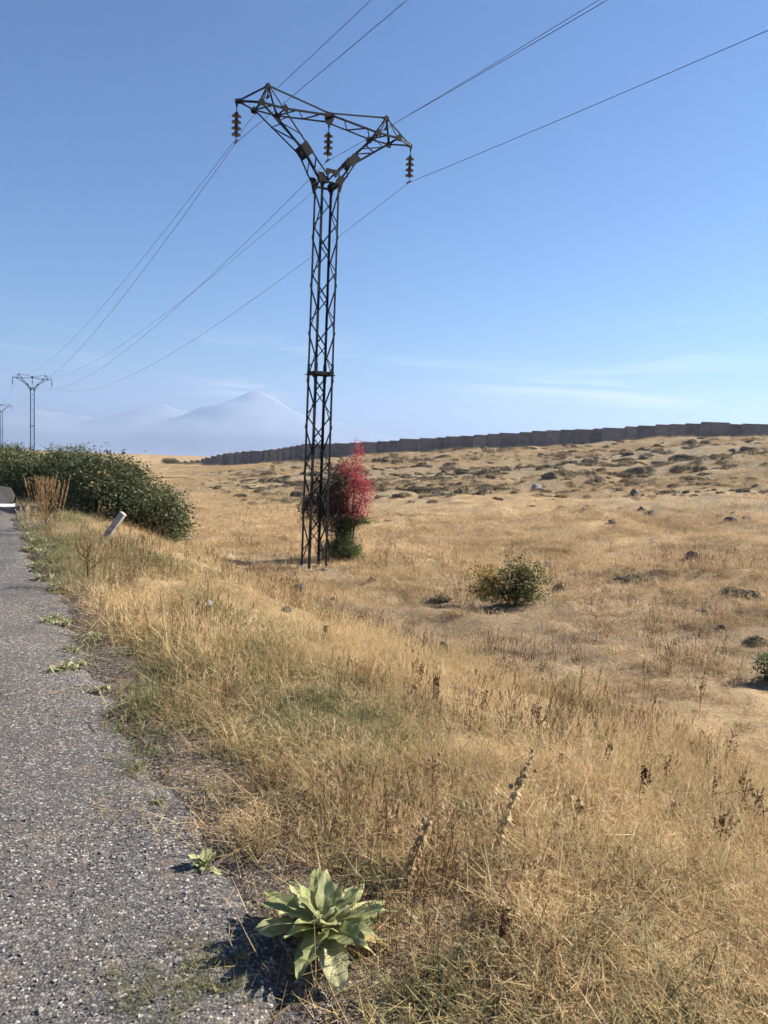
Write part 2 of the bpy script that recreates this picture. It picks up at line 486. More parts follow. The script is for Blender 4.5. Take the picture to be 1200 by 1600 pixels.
_j = np.arange(nr - 1)[:, None] * na + (np.arange(na)[None, :] + 1) % na
GF = np.stack([_i, _i + na, _j + na, _j], -1).reshape(-1, 4)
ground = link('ground', fast_mesh('ground', np.stack([gx.ravel(), gy.ravel(), gz], 1), GF, True, [M_ground]))
ground['kind'] = 'structure'

# ---- road
def asphalt_material():
    m = mat('chipped_asphalt', (.1, .1, .1), .9, spec=.25)
    pos = geo_pos(m)
    v1 = N(m, 'ShaderNodeTexVoronoi', Scale=96.0); L(m, pos, v1.inputs['Vector'])
    v2 = N(m, 'ShaderNodeTexVoronoi', Scale=210.0); L(m, pos, v2.inputs['Vector'])
    s1 = N(m, 'ShaderNodeSeparateColor'); L(m, v1.outputs['Color'], s1.inputs['Color'])
    s2 = N(m, 'ShaderNodeSeparateColor'); L(m, v2.outputs['Color'], s2.inputs['Color'])
    c1 = ramp(m, [(0, (.030, .029, .031)), (.45, (.074, .072, .074)), (.75, (.125, .122, .122)), (.90, (.23, .224, .216)), (1, (.52, .50, .47))], s1.outputs[0]).outputs['Color']
    c2 = ramp(m, [(0, (.04, .038, .038)), (.6, (.11, .106, .102)), (.95, (.22, .21, .20)), (1, (.40, .38, .36))], s2.outputs[1]).outputs['Color']
    c = mixc(m, .38, c1, c2)
    edge = ramp(m, [(.0, (1, 1, 1)), (.40, (1, 1, 1)), (.72, (.38, .37, .38))], v1.outputs['Distance']).outputs['Color']
    c = mixc(m, .75, c, edge, 'MULTIPLY')
    st = noise(m, 1.3, 5, .65, vec=pos)
    c = mixc(m, 1.0, c, ramp(m, [(.3, (.74, .72, .74)), (.5, (1, 1, 1)), (.72, (1.24, 1.2, 1.15))], st.outputs['Fac']).outputs['Color'], 'MULTIPLY')
    soil = noise(m, 5, 5, .7, vec=pos)
    sr = N(m, 'ShaderNodeMapRange'); sr.inputs['From Min'].default_value = .56; sr.inputs['From Max'].default_value = .72; sr.inputs['To Max'].default_value = .65
    L(m, soil.outputs['Fac'], sr.inputs['Value'])
    c = mixc(m, sr.outputs['Result'], c, (.16, .12, .085))
    L(m, c, bsdf(m).inputs['Base Color'])
    inv = N(m, 'ShaderNodeMath', operation='SUBTRACT'); inv.inputs[0].default_value = 1.0
    L(m, v1.outputs['Distance'], inv.inputs[1])
    ad = N(m, 'ShaderNodeMath', operation='MULTIPLY_ADD'); ad.inputs[1].default_value = .8
    L(m, s1.outputs[1], ad.inputs[0]); L(m, inv.outputs['Value'], ad.inputs[2])
    bump(m, ad.outputs['Value'], .7, .004)
    return m
M_asphalt = asphalt_material()
_t = np.concatenate([np.arange(-14, 14, .06), np.arange(14, 60, .5), np.arange(60, 260, 4.0)])
edge = .03 + .34 * (fbm(_t * 1.1, 0 * _t, 3, 61) - .5) + .16 * (fbm(_t * 6, 0 * _t, 2, 62) - .5)
cols = np.concatenate([np.linspace(-8.2, -1, 8), np.linspace(-.8, -.1, 6), [0.0]])
RV = []
for k, c in enumerate(cols):
    ss = c + (edge if k >= 8 else 0)
    zz = road_z(_t) + .004 + .004 * (fbm(_t * 3, 0 * _t + c * 3, 2, 63) - .5) - (.03 if k == len(cols) - 1 else 0)
    RV.append(np.stack([RE.x + RN.x * ss + RD.x * _t, RE.y + RN.y * ss + RD.y * _t, zz], 1))
nt_ = len(_t); RV = np.concatenate(RV)
RF = [(k * nt_ + i, (k + 1) * nt_ + i, (k + 1) * nt_ + i + 1, k * nt_ + i + 1) for k in range(len(cols) - 1) for i in range(nt_ - 1)]
road = link('road', fast_mesh('road', RV, np.array(RF), True, [M_asphalt])); road['kind'] = 'structure'

# ---- far mountains
M_mount = mat('haze_tinted_rock', (.16, .15, .15), 1.0, spec=0)
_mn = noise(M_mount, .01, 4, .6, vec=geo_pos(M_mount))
L(M_mount, ramp(M_mount, [(.35, (.25, .28, .325)), (.65, (.26, .29, .335))], _mn.outputs['Fac']).outputs['Color'], bsdf(M_mount).inputs['Base Color'])  # pale blue of the distance haze mixed into the rock colour
MD = 7000.0; MK = MD / 5200.0
mx_ = np.linspace(-4200, 1800, 150); my_ = np.linspace(-1100, 1100, 50)   # shape, scaled by MK below
MX, MY = np.meshgrid(mx_, my_, indexing='ij')
def cone(cx, cy, h, w, p):
    r = np.hypot(MX - cx, MY - cy)
    return h * np.exp(-(r / w) ** p)
mz = np.maximum.reduce([cone(-905, 0, 385, 560, 1.15), cone(-1560, 150, 270, 560, 1.2), cone(-2500, 200, 190, 900, 1.4), cone(-500, 100, 210, 700, 1.3)])
mz = mz * (.86 + .28 * fbm(MX / 160, MY / 160, 4, 71)) + 16 * (fbm(MX / 300, MY / 300, 3, 72) - .5)
mz = mz * (1 - smooth(800, 1080, np.abs(MY)))
mz = mz + 60 * (1 - smooth(700, 1080, np.abs(MY)))
MVv = np.stack([MX.ravel() * MK, MY.ravel() * MK + MD, (mz.ravel() - 118) * MK - 4], 1)
_a, _b = MX.shape
_ii = (np.arange(_a - 1)[:, None] * _b + np.arange(_b - 1)[None, :]).ravel()
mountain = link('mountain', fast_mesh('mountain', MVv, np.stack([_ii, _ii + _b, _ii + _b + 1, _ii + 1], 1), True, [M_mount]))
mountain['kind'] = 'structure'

# ---- the hazy air
hb = MB().box((0, 0, 0), (19400, 19400, 568))
M_haze = bpy.data.materials.new('haze'); M_haze.use_nodes = True
M_haze.node_tree.nodes.clear()
_ho = M_haze.node_tree.nodes.new('ShaderNodeOutputMaterial')
_hv = M_haze.node_tree.nodes.new('ShaderNodeVolumePrincipled')
_hv.inputs['Color'].default_value = (.39, .54, .84, 1)
_hv.inputs['Density'].default_value = 2.0e-4
_hv.inputs['Anisotropy'].default_value = .25
M_haze.node_tree.links.new(_hv.outputs['Volume'], _ho.inputs['Volume'])
haze = hb.build('haze', M_haze)
haze.location = (0, 0, 284 - 168)
haze['kind'] = 'stuff'

# ================================================================== power line
def steel_material():
    m = mat('dark_weathered_steel', (.035, .035, .042), .7, 0.0, .2)
    n = noise(m, 9, 5, .65, vec=geo_pos(m))
    L(m, ramp(m, [(.35, (.007, .008, .011)), (.6, (.013, .013, .016)), (.8, (.032, .022, .018))], n.outputs['Fac']).outputs['Color'], bsdf(m).inputs['Base Color'])
    return m
M_steel = steel_material()
M_conc = mat('weathered_concrete', (.33, .32, .30), .95, spec=.1)
_cn = noise(M_conc, 14, 6, .7, vec=geo_pos(M_conc))
L(M_conc, ramp(M_conc, [(.3, (.22, .21, .195)), (.55, (.36, .345, .32)), (.8, (.46, .44, .41))], _cn.outputs['Fac']).outputs['Color'], bsdf(M_conc).inputs['Base Color'])
bump(M_conc, _cn.outputs['Fac'], .6, .01)
M_insul = mat('brown_glass_insulator', (.014, .013, .015), .3, 0, .5)
M_wire = mat('aluminium_wire', (.13, .13, .14), .5, .5)
M_galv = mat('galvanised_fitting', (.12, .12, .125), .5, .5)

def angle_bar(p, q, e1, e2, w=.06, t=.007):
    """steel angle from p to q: corner on the line, flanges along e1 and e2"""
    p, q = Vector(p), Vector(q); a = (q - p).normalized()
    e1 = Vector(e1); e1 = (e1 - a * e1.dot(a)).normalized()
    e2 = Vector(e2); e2 = (e2 - a * e2.dot(a)); e2 = (e2 - e1 * e2.dot(e1)).normalized()
    prof = [(0, 0), (w, 0), (w, t), (t, t), (t, w), (0, w)]
    b = MB()
    V = [c + e1 * x + e2 * y for c in (p, q) for x, y in prof]
    F = [(i, (i + 1) % 6, 6 + (i + 1) % 6, 6 + i) for i in range(6)] + [(5, 4, 3, 2, 1, 0), (6, 7, 8, 9, 10, 11)]
    return b.add(V, F)
def plate(pts, nrm, t=.010):
    nrm = Vector(nrm).normalized() * t / 2; n = len(pts)
    V = [Vector(p) - nrm for p in pts] + [Vector(p) + nrm for p in pts]
    return MB().add(V, [tuple(range(n - 1, -1, -1)), tuple(range(n, 2 * n))] + [(i, (i + 1) % n, n + (i + 1) % n, n + i) for i in range(n)])

ZW = 10.63          # waist
ZJ = 5.5            # joint between the two mast sections
def half(z): return .285 - .022 * min(z, ZW) / ZW
TIP = (2.58, 12.20); PEAK = (1.76, 12.80); ZC = 12.40; ZB = 12.20
HX_TIP = TIP[0]
def make_pylon(name):
    root = thing(name)
    def bar(nm, *a, **k):
        return angle_bar(*a, **k).build(nm, M_steel, root)
    S4 = [(1, 1), (-1, 1), (-1, -1), (1, -1)]
    for sx, sy in S4:
        for z0, z1, w in ((-.25, ZJ + .1, .062), (ZJ + .1, ZW, .055)):
            h0, h1 = half(z0), half(z1)
            bar('leg', (sx * h0, sy * h0, z0), (sx * h1, sy * h1, z1), (-sx, 0, 0), (0, -sy, 0), w=w, t=.008)
        MB().box((sx * half(0), sy * half(0), -.12), (.20, .20, .34)).build('footing', M_conc, root)
        h = half(ZJ)
        bar('splice_plate', (sx * (h + .008), sy * (h + .008), ZJ - .22), (sx * (h + .006), sy * (h + .006), ZJ + .30), (-sx, 0, 0), (0, -sy, 0), w=.075, t=.012)
    # lattice: a zigzag on each of the four faces, the facing pair crossing the other way
    npan = 16
    zs = [.12 + i * (ZW - .22) / npan for i in range(npan + 1)]
    for f, (ax, sg) in enumerate(((0, 1), (0, -1), (1, 1), (1, -1))):
        for i in range(npan):
            z0, z1 = zs[i], zs[i + 1]
            off = .5 * (zs[1] - zs[0]) if ax == 0 else 0
            z0 += off; z1 += off
            if z1 > ZW - .02: continue
            flip = (i + (sg > 0)) % 2
            h0, h1 = half(z0) + .004, half(z1) + .004
            i0, i1 = half(z0) - .02, half(z1) - .02
            a, b = (-i0, i1) if flip else (i0, -i1)
            if ax == 0: p, q, nn = (a, sg * h0, z0), (b, sg * h1, z1), (0, sg, 0)
            else: p, q, nn = (sg * h0, a, z0), (sg * h1, b, z1), (sg, 0, 0)
            fl = (1, 0, 0) if ax == 0 else (0, 1, 0)
            bar('brace', p, q, Vector(fl) * (.3 if flip else -.3) + Vector((0, 0, 1)), nn, w=.031, t=.005)
    for zr, w in ((ZJ - .02, .09), (ZW - .03, .05)):
        h = half(zr) + .010
        for sg in (1, -1):
            bar('ring_bar', (-h, sg * h, zr), (h, sg * h, zr), (0, 0, 1), (0, sg, 0), w=w)
            bar('ring_bar', (sg * h, -h + .01, zr), (sg * h, h - .01, zr), (0, 0, 1), (sg, 0, 0), w=w)
    # waist gussets
    h = half(ZW)
    for sg in (1, -1):
        for sx in (1, -1):
            plate([(sx * (h + .02), sg * (h + .016), ZW - .24), (sx * (h + .13), sg * (h + .016), ZW + .20), (sx * (h - .02), sg * (h + .016), ZW + .22),
                   (sx * .13, sg * (h + .016), ZW + .07), (sx * .16, sg * (h + .016), ZW - .05)], (0, 1, 0)).build('gusset_plate', M_steel, root)
        plate([(-.17, sg * (h + .028), ZW + .34), (-.17, sg * (h + .028), ZW + .16), (-.09, sg * (h + .028), ZW + .13), (-.07, sg * (h + .028), ZW + .20), (0, sg * (h + .028), ZW + .24),
               (.07, sg * (h + .028), ZW + .20), (.09, sg * (h + .028), ZW + .13), (.17, sg * (h + .028), ZW + .16), (.17, sg * (h + .028), ZW + .34)], (0, 1, 0)).build('crotch_plate', M_steel, root)
    # the two arms of the Y: lower piece to the elbow, upper piece to the bridge
    EX, EZ = .70, 11.38                   # elbow
    d = Vector((.62, .78))                # direction of the lower arm (x, z)
    nx, nz = -d.y, d.x                    # across the arm
    for sx in (1, -1):
        def P(x, y, z): return Vector((sx * x, y, z))
        ow = .14
        eo = (EX + .08, EZ - .065); ei = (EX - .08, EZ + .065)
        for sy in (1, -1):
            ye = sy * .20; yw = sy * (h + .005)
            bar('arm_chord', P(h + .06, yw, ZW - .02), P(eo[0], ye, eo[1]), P(-1, 0, 1), (0, -sy, 0), w=.046)
            bar('arm_chord', P(.10, yw, ZW + .20), P(ei[0], ye, ei[1]), P(1, 0, -1), (0, -sy, 0), w=.046)
            bar('arm_chord', P(eo[0], ye, eo[1]), P(2.02, sy * .285, ZB), P(-1, 0, 1), (0, -sy, 0), w=.042)
            bar('arm_chord', P(ei[0], ye, ei[1]), P(1.38, sy * .285, ZB), P(1, 0, -1), (0, -sy, 0), w=.042)
            # splice plate over the elbow
            dd = .18
            plate([P(eo[0] - d.x * dd, sy * (.222), eo[1] - d.y * dd), P(eo[0] + d.x * dd, sy * .222, eo[1] + d.y * dd * .85),
                   P(ei[0] + d.x * dd, sy * .222, ei[1] + d.y * dd), P(ei[0] - d.x * dd, sy * .222, ei[1] - d.y * dd * .85)], (0, 1, 0), .012).build('splice_plate', M_steel, root)
            po_ = P(eo[0], ye, eo[1]).lerp(P(2.02, sy * .285, ZB), .62); pi_ = P(ei[0], ye, ei[1]).lerp(P(1.38, sy * .285, ZB), .30)
            bar('arm_brace', pi_, po_, (0, 0, 1), (0, sy, 0), w=.028, t=.005)
            pi2 = P(ei[0], ye, ei[1]).lerp(P(1.38, sy * .285, ZB), .80)
            bar('arm_brace', po_, pi2, (0, 0, 1), (0, sy, 0), w=.028, t=.005)
            bar('arm_brace', P(h + .06, yw, ZW - .02).lerp(P(eo[0], ye, eo[1]), .35), P(.10, yw, ZW + .20).lerp(P(ei[0], ye, ei[1]), .65), (0, 0, 1), (0, sy, 0), w=.028, t=.005)
            # bridge: bottom chords meet at the tip and run through to the middle
            bar('crossarm_chord', P(TIP[0], sy * .02, TIP[1]), P(2.02, sy * .29, ZB), (0, 0, 1), (0, -sy, 0), w=.044)
            bar('crossarm_chord', P(2.02, sy * .29, ZB), P(1.38, sy * .29, ZB), (0, 0, 1), (0, -sy, 0), w=.044)
            bar('crossarm_chord', P(1.38, sy * .29, ZB), P(.0, sy * .25, ZC - .05), (0, 0, 1), (0, -sy, 0), w=.044)
            # peak pyramid
            bar('peak_leg', P(2.02, sy * .28, ZB), P(PEAK[0] + .03, sy * .03, PEAK[1]), P(-1, 0, 0), (0, -sy, 0), w=.038)
            bar('peak_leg', P(1.38, sy * .28, ZB), P(PEAK[0] - .03, sy * .03, PEAK[1]), P(1, 0, 0), (0, -sy, 0), w=.038)
            for cx in (2.02, 1.38):
                plate([P(cx - .07, sy * .302, ZB - .07), P(cx + .07, sy * .302, ZB - .07), P(cx + .10, sy * .302, ZB + .03), P(cx, sy * .302, ZB + .13), P(cx - .10, sy * .302, ZB + .03)], (0, 1, 0)).build('gusset_plate', M_steel, root)
        bar('top_chord', P(TIP[0], 0, TIP[1] + .03), P(PEAK[0], 0, PEAK[1] + .02), (0, 1, 0), (0, 0, -1), w=.046)
        bar('top_chord', P(PEAK[0], 0, PEAK[1] + .02), P(.02, 0, ZC + .14), (0, 1, 0), (0, 0, -1), w=.046)
        # bracing lying between the two bottom chords
        zz = [(2.02, 1), (1.70, -1), (1.38, 1), (1.02, -1), (.66, 1), (.30, -1)]
        for (x0, s0), (x1, s1) in zip(zz[:-1], zz[1:]):
            bar('bridge_brace', P(x0, s0 * .275, ZB + .012 + .15 * max(0, 1.38 - x0) / 1.38), P(x1, s1 * .275, ZB + .02 + .15 * max(0, 1.38 - x1) / 1.38), (0, 0, 1), (1, 0, 0), w=.028, t=.005)
        bar('bridge_brace', P(2.02, -.275, ZB + .02), P(2.02, .275, ZB + .02), (0, 0, 1), (1, 0, 0), w=.034, t=.005)
        bar('bridge_brace', P(1.38, -.275, ZB + .02), P(1.38, .275, ZB + .02), (0, 0, 1), (1, 0, 0), w=.034, t=.005)
        plate([P(TIP[0] - .22, 0, TIP[1] - .02), P(TIP[0] + .05, 0, TIP[1] - .06), P(TIP[0] + .06, 0, TIP[1] + .05), P(TIP[0] - .10, 0, TIP[1] + .11)], (0, 1, 0), .014).build('tip_plate', M_steel, root)
        plate([P(PEAK[0] - .10, .0, PEAK[1] - .06), P(PEAK[0] + .10, 0, PEAK[1] - .06), P(PEAK[0] + .04, 0, PEAK[1] + .05), P(PEAK[0] - .04, 0, PEAK[1] + .05)], (0, 1, 0), .05).build('peak_plate', M_steel, root)
        cl = MB(); cl.box((sx * PEAK[0], 0, PEAK[1] - .16), (.03, .03, .22)); cl.box((sx * PEAK[0], 0, PEAK[1] - .29), (.045, .16, .05))
        cl.build('earth_wire_clamp', M_steel, root)
    plate([(-.16, 0, ZC + .04), (-.07, 0, ZC - .19), (.07, 0, ZC - .19), (.16, 0, ZC + .04), (.10, 0, ZC + .15), (-.10, 0, ZC + .15)], (0, 1, 0), .016).build('centre_plate', M_steel, root)
    bar('centre_bar', (0, -.26, ZC - .02), (0, .26, ZC - .02), (0, 0, 1), (1, 0, 0), w=.06)
    return root

def make_string(name):
    """four-disc suspension insulator hanging 0.95 m below its origin"""
    root = thing(name)
    b = MB(); b.tube([(0, 0, .02), (0, 0, -.20)], .014, 6); b.box((0, 0, -.05), (.05, .02, .08)); b.build('hook', M_steel, root)
    for k in range(4):
        z = -.22 - .155 * k
        d_ = MB().lathe([(.016, 0), (.045, -.004), (.05, -.045), (.075, -.062), (.118, -.085), (.128, -.100), (.112, -.104), (.06, -.092), (.02, -.10), (.014, -.155)], (0, 0, z), 18)
        d_.build('disc', M_insul, root, True)
    c = MB(); c.tube([(0, 0, -.84), (0, 0, -.93)], .013, 6); c.box((0, 0, -.955), (.035, .20, .045)); c.tube([(0, -.13, -.965), (0, .13, -.965)], .02, 6)
    c.build('wire_clamp', M_galv, root)
    return root
STR_LEN = .97

LINE_ROT = math.atan2(RN.y, RN.x)                # crossarm square to the line
T1 = on_ground(490, 889)
SPAN = 93.0
def tower_xy(k): return (T1.x + RD.x * SPAN * k, T1.y + RD.y * SPAN * k)
TW = []
for k in (0, 1, 2):
    x, y = tower_xy(k)
    TW.append(Vector((x, y, Hs(x, y) + (.0 if k == 0 else 0))))
TZ_BACK = TW[0].z + .3
T0 = Vector((*tower_xy(-1), TZ_BACK))
M_rot = Matrix.Rotation(LINE_ROT, 3, 'Z')
LEAN = [Matrix.Identity(3)] * 4
SCL = .908
def tpos(base, p): return base + M_rot @ (Vector(p) * SCL)

p0 = make_pylon('lattice_pylon')
p0.location = TW[0]; p0.rotation_euler = (0, 0, LINE_ROT); p0.scale = (SCL,) * 3
tag(p0, 'tall dark lattice pylon with Y-shaped head standing beside the red-leaved shrub', 'pylon', 'pylons of the power line')
p1 = copy_tree(p0); p1.location = TW[1]
tag(p1, 'small far lattice pylon rising whole above the green thicket', 'pylon', 'pylons of the power line')
p2 = copy_tree(p0); p2.location = TW[2]
tag(p2, 'farthest pylon, cut off by the left edge of the picture', 'pylon', 'pylons of the power line')

s_att = [(-TIP[0], 0, TIP[1] - .04), (0, 0, ZC - .17), (TIP[0], 0, TIP[1] - .04)]
s_lab = ['left tip', 'middle', 'right tip']
proto = None
for k, nm in ((0, 'tall near pylon'), (1, 'far pylon above the thicket'), (2, 'farthest pylon at the picture edge')):
    for a, lb in zip(s_att, s_lab):
        if k == 2 and a[0] < 1: continue
        if proto is None: o = proto = make_string('insulator_string')
        else: o = copy_tree(proto)
        o.location = tpos(TW[k], a); o.rotation_euler = (0, 0, LINE_ROT); o.scale = (SCL,) * 3
        tag(o, f'dark four-disc insulator string at the {lb} of the {nm}', 'insulator', 'insulator strings on the pylons')

def wire(pa, sags, label):
    b = MB(); pts = []
    for k in range(3):
        a, c = pa[k], pa[k + 1]
        n = 48
        for i in range(n + (k == 2)):
            u = i / n
            p = a.lerp(c, u); p.z -= 4 * sags[k] * u * (1 - u)
            pts.append(p)
    b.tube(pts, .0062, 5)
    o = b.build('overhead_wire', M_wire, None, True)
    tag(o, label, 'wire', 'wires of the power line')
bases = [T0, TW[0], TW[1], TW[2]]
for (a, lb) in zip(s_att, ('thin wire carried by the left insulator string of the near pylon', 'thin wire carried by the middle insulator string of the near pylon',
                           'thin wire carried by the right insulator string, lowest of all the wires')):
    wire([tpos(b_, (a[0], 0, a[2] - STR_LEN)) for b_ in bases], (1.6, 2.4, 2.2), lb)
for sx, lb in ((-1, 'thin earth wire running over the left peak of the near pylon'), (1, 'thin earth wire running over the right peak of the near pylon')):
    wire([tpos(b_, (sx * PEAK[0], 0, PEAK[1] - .29)) for b_ in bases], (1.2, 1.6, 1.6), lb)

# ================================================================== boundary wall of stepped panels
M_wall = mat('grey_concrete_panel', (.20, .19, .19), .95, spec=.1)
_wn = noise(M_wall, 1.4, 5, .65, vec=geo_pos(M_wall))
_woi = M_wall.node_tree.nodes.new('ShaderNodeObjectInfo')
_wc = ramp(M_wall, [(.3, (.24, .19, .155)), (.55, (.35, .275, .225)), (.8, (.46, .37, .305))], _wn.outputs['Fac']).outputs['Color']
_wc = mixc(M_wall, 1.0, _wc, ramp(M_wall, [(0, (.72, .72, .74)), (1, (1.15, 1.12, 1.08))], _woi.outputs['Random']).outputs['Color'], 'MULTIPLY')
L(M_wall, _wc, bsdf(M_wall).inputs['Base Color'])
bump(M_wall, _wn.outputs['Fac'], .3, .05)
steps = [(268, 721), (278, 720.6), (288, 720), (298, 719.6), (307, 719), (316, 717), (322, 715), (331, 712.6), (340, 710.6), (350, 709), (358, 708), (368, 706.8), (379, 705.6), (391, 704.8),
         (412, 704), (421, 702.6), (434, 701.4), (443, 699.6), (454, 698), (463, 696.4), (472, 694.6), (481, 694), (501, 693.5), (522, 693), (545, 692.4), (565, 691), (590, 690), (609, 689),
         (625, 686), (656, 685), (682, 684), (697, 682.4), (719, 681.4), (741, 680), (762, 678.6), (780, 677), (812, 675.8), (831, 674), (854, 673), (876, 672), (898, 671.3), (927, 670.4),
         (942, 669), (977, 667), (997, 665.6), (1025, 664), (1047, 663.4), (1071, 662.4), (1096, 660), (1141, 663.6), (1160, 662.8), (1202, 663), (1240, 663), (1280, 664), (1320, 665), (1360, 666)]
def wall_depth(px):
    return float(np.interp(px, [268, 300, 340, 391, 440, 520, 620, 800, 1000, 1200, 1360], [205, 172, 145, 126, 121, 117, 113, 110, 107, 103, 100]))
bw = thing('boundary_wall', at_depth(391, 729, 126))
tag(bw, 'long dark concrete panel wall stepping up along the hill crest', 'wall')
inv = Vector(bw.location)
for (x0, y0), (x1, y1) in zip(steps[:-1], steps[1:]):
    a = at_depth(x0, y0, wall_depth(x0)); c = at_depth(x1, y1, wall_depth(x1))
    top = a.z
    dirv = Vector((c.x - a.x, c.y - a.y, 0)); ln = dirv.length; dirv.normalize(); nv = Vector((dirv.y, -dirv.x, 0))
    bot = min(Hs(a.x, a.y), Hs(c.x, c.y), top - 2.3) - .5
    pb = MB()
    M = Matrix((dirv, nv, Vector((0, 0, 1)))).transposed()
    mid = Vector(((a.x + c.x) / 2, (a.y + c.y) / 2, 0))
    pb.box((mid.x - inv.x, mid.y - inv.y, (top + bot) / 2 - inv.z), (ln - .06, .14, top - bot), M)
    pan = pb.build('panel', M_wall, bw)
    # coping
    cb = MB().box((mid.x - inv.x, mid.y - inv.y, top + .05 - inv.z), (ln - .02, .24, .09), M)
    cb.build('coping', M_wall, pan)
    qb = MB().box((a.x - inv.x - nv.x * -.05, a.y - inv.y - nv.y * -.05, (top + bot) / 2 - .03 - inv.z), (.28 if x0 < 440 else .2, .30, top - bot - .06), M)
    qb.build('post', M_wall, bw)
# low end of the wall, beyond
lw = thing('low_stone_wall', at_depth(255, 735, 215))
tag(lw, 'low dark stone wall running on from the left end of the panel wall', 'wall')
_iv = Vector(lw.location)
lp = [(200, 733, 232), (225, 732, 226), (245, 731, 216), (262, 729, 208)]
for (xa, ya, da), (xb, yb, db) in zip(lp[:-1], lp[1:]):
    a = at_depth(xa, ya, da); c = at_depth(xb, yb, db)
    V = []
    for p, w in ((a, .3), (c, .3)):
        V += [p + Vector((0, -w, -3)), p + Vector((0, w, -3)), p + Vector((0, w, 0)), p + Vector((0, -w, .1))]
    V = [v - _iv for v in V]
    MB().add(V, [(0, 1, 2, 3), (7, 6, 5, 4), (0, 4, 5, 1), (1, 5, 6, 2), (2, 6, 7, 3), (3, 7, 4, 0)]).build('wall_section', M_wall, lw)

# ================================================================== plants
def rand_dirs(n, r=rng):
    v = r.normal(size=(n, 3)); return v / np.linalg.norm(v, axis=1)[:, None]

def leaf_quads(C, size, aspect=.55, up=.35, r=rng, fold=.25):
    """a folded rhomb leaf at each point: 4 verts, 2 triangles"""
    n = len(C)
    a = rand_dirs(n, r); a[:, 2] *= .7
    a /= np.linalg.norm(a, axis=1)[:, None]
    nn = rand_dirs(n, r); nn[:, 2] = np.abs(nn[:, 2]) + up
    b = np.cross(nn, a); b /= (np.linalg.norm(b, axis=1)[:, None] + 1e-9)
    c = np.cross(a, b)
    L_ = (size * r.uniform(.6, 1.35, n))[:, None]
    W_ = L_ * aspect * .5
    V = np.stack([C - a * L_ * .5, C + b * W_ + c * W_ * fold, C + a * L_ * .5, C - b * W_ + c * W_ * fold], 1).reshape(-1, 3)
    k = np.arange(n) * 4
    F = np.concatenate([np.stack([k, k + 1, k + 2], 1), np.stack([k, k + 2, k + 3], 1)])
    return V, F

def foliage(name, lobes, n_clump, n_leaf, spread, size, m, parent, seed, tintfn=None, inner=.35, aspect=.55, flat=1.0):
    """leaf clumps through the volume of a few overlapping lobes (cx,cy,cz,rx,ry,rz)"""
    r = np.random.default_rng(seed)
    lob = np.array(lobes, float)
    w = lob[:, 3] * lob[:, 4] + lob[:, 3] * lob[:, 5]; w /= w.sum()
    li = r.choice(len(lob), n_clump, p=w)
    d = rand_dirs(n_clump, r)
    rad = (inner + (1 - inner) * r.random(n_clump) ** .55) * (.82 + .36 * vnoise(d[:, 0] * 2.3 + 7 * li, d[:, 2] * 2.3 + d[:, 1] * 2.1, seed))
    cc = lob[li, :3] + d * lob[li, 3:] * rad[:, None]
    cc[:, 2] = np.maximum(cc[:, 2], .04)
    ct = r.random(n_clump)
    k = np.repeat(np.arange(n_clump), n_leaf)
    P = cc[k] + r.normal(size=(len(k), 3)) * spread * np.array([1, 1, .8 * flat]) * (.6 + .8 * ct[k])[:, None]
    P[:, 2] = np.maximum(P[:, 2], .02)
    V, F = leaf_quads(P, size, aspect, r=r)
    t = np.clip(.45 * ct[k] + .55 * r.random(len(k)), 0, 1)
    if tintfn is not None: t = tintfn(P, t, r)
    me = fast_mesh(name, V, F, False, [m], tint=np.concatenate([t, t]))
    return link(name, me, parent), cc

def branches(name, lobes, parent, seed, r0=.05, m=None, n_twig=40, tips=None):
    r = random.Random(seed); b = MB()
    for cx, cy, cz, rx, ry, rz in lobes:
        bx, by = cx * .18 + r.uniform(-.08, .08), cy * .18 + r.uniform(-.08, .08)
        p0_, p3_ = Vector((bx, by, -.12)), Vector((cx, cy, cz + rz * .45))
        mid_ = p0_.lerp(p3_, .5) + Vector((r.uniform(-.12, .12), r.uniform(-.12, .12), .1))
        pts = [p0_, p0_.lerp(mid_, .5) + Vector((r.uniform(-.04, .04), 0, 0)), mid_, mid_.lerp(p3_, .5), p3_]
        b.tube(pts, [r0, r0 * .8, r0 * .62, r0 * .42, r0 * .15], 6)
        for _ in range(n_twig // max(1, len(lobes))):
            u = r.uniform(.35, .95); k = min(3, int(u * 4)); s0 = pts[k].lerp(pts[k + 1], u * 4 - k)
            dv = Vector((r.gauss(0, 1) * rx, r.gauss(0, 1) * ry, r.gauss(.3, .6) * rz)) * .55
            b.tube([s0, s0 + dv * .5 + Vector((0, 0, .04)), s0 + dv], [r0 * .28, r0 * .18, r0 * .06], 4)
    return b.build(name, m or M_bark, parent, True)

def bush(name, loc, lobes, label, cat='bush', n_clump=900, n_leaf=26, spread=.10, size=.06, m=None, seed=1, tintfn=None, group=None, r0=.05, inner=.35):
    root = thing(name, loc); tag(root, label, cat, group)
    branches('branches', lobes, root, seed, r0)
    foliage('crown', lobes, n_clump, n_leaf, spread, size, m or M_bushleaf, root, seed, tintfn, inner)
    return root

def fit_top(root_loc, lobes, px, top_y):
    top = max(l[2] + l[5] for l in lobes); want = at_depth(px, top_y, root_loc.y).z - root_loc.z
    k = want / (top * 1.0)
    return [(a, b, c * k, d_, e, f * k) for a, b, c, d_, e, f in lobes]

def gpos(px, d):
    x = pix_dir(px, 700).x * d
    return Vector((x, d, Hs(x, d)))

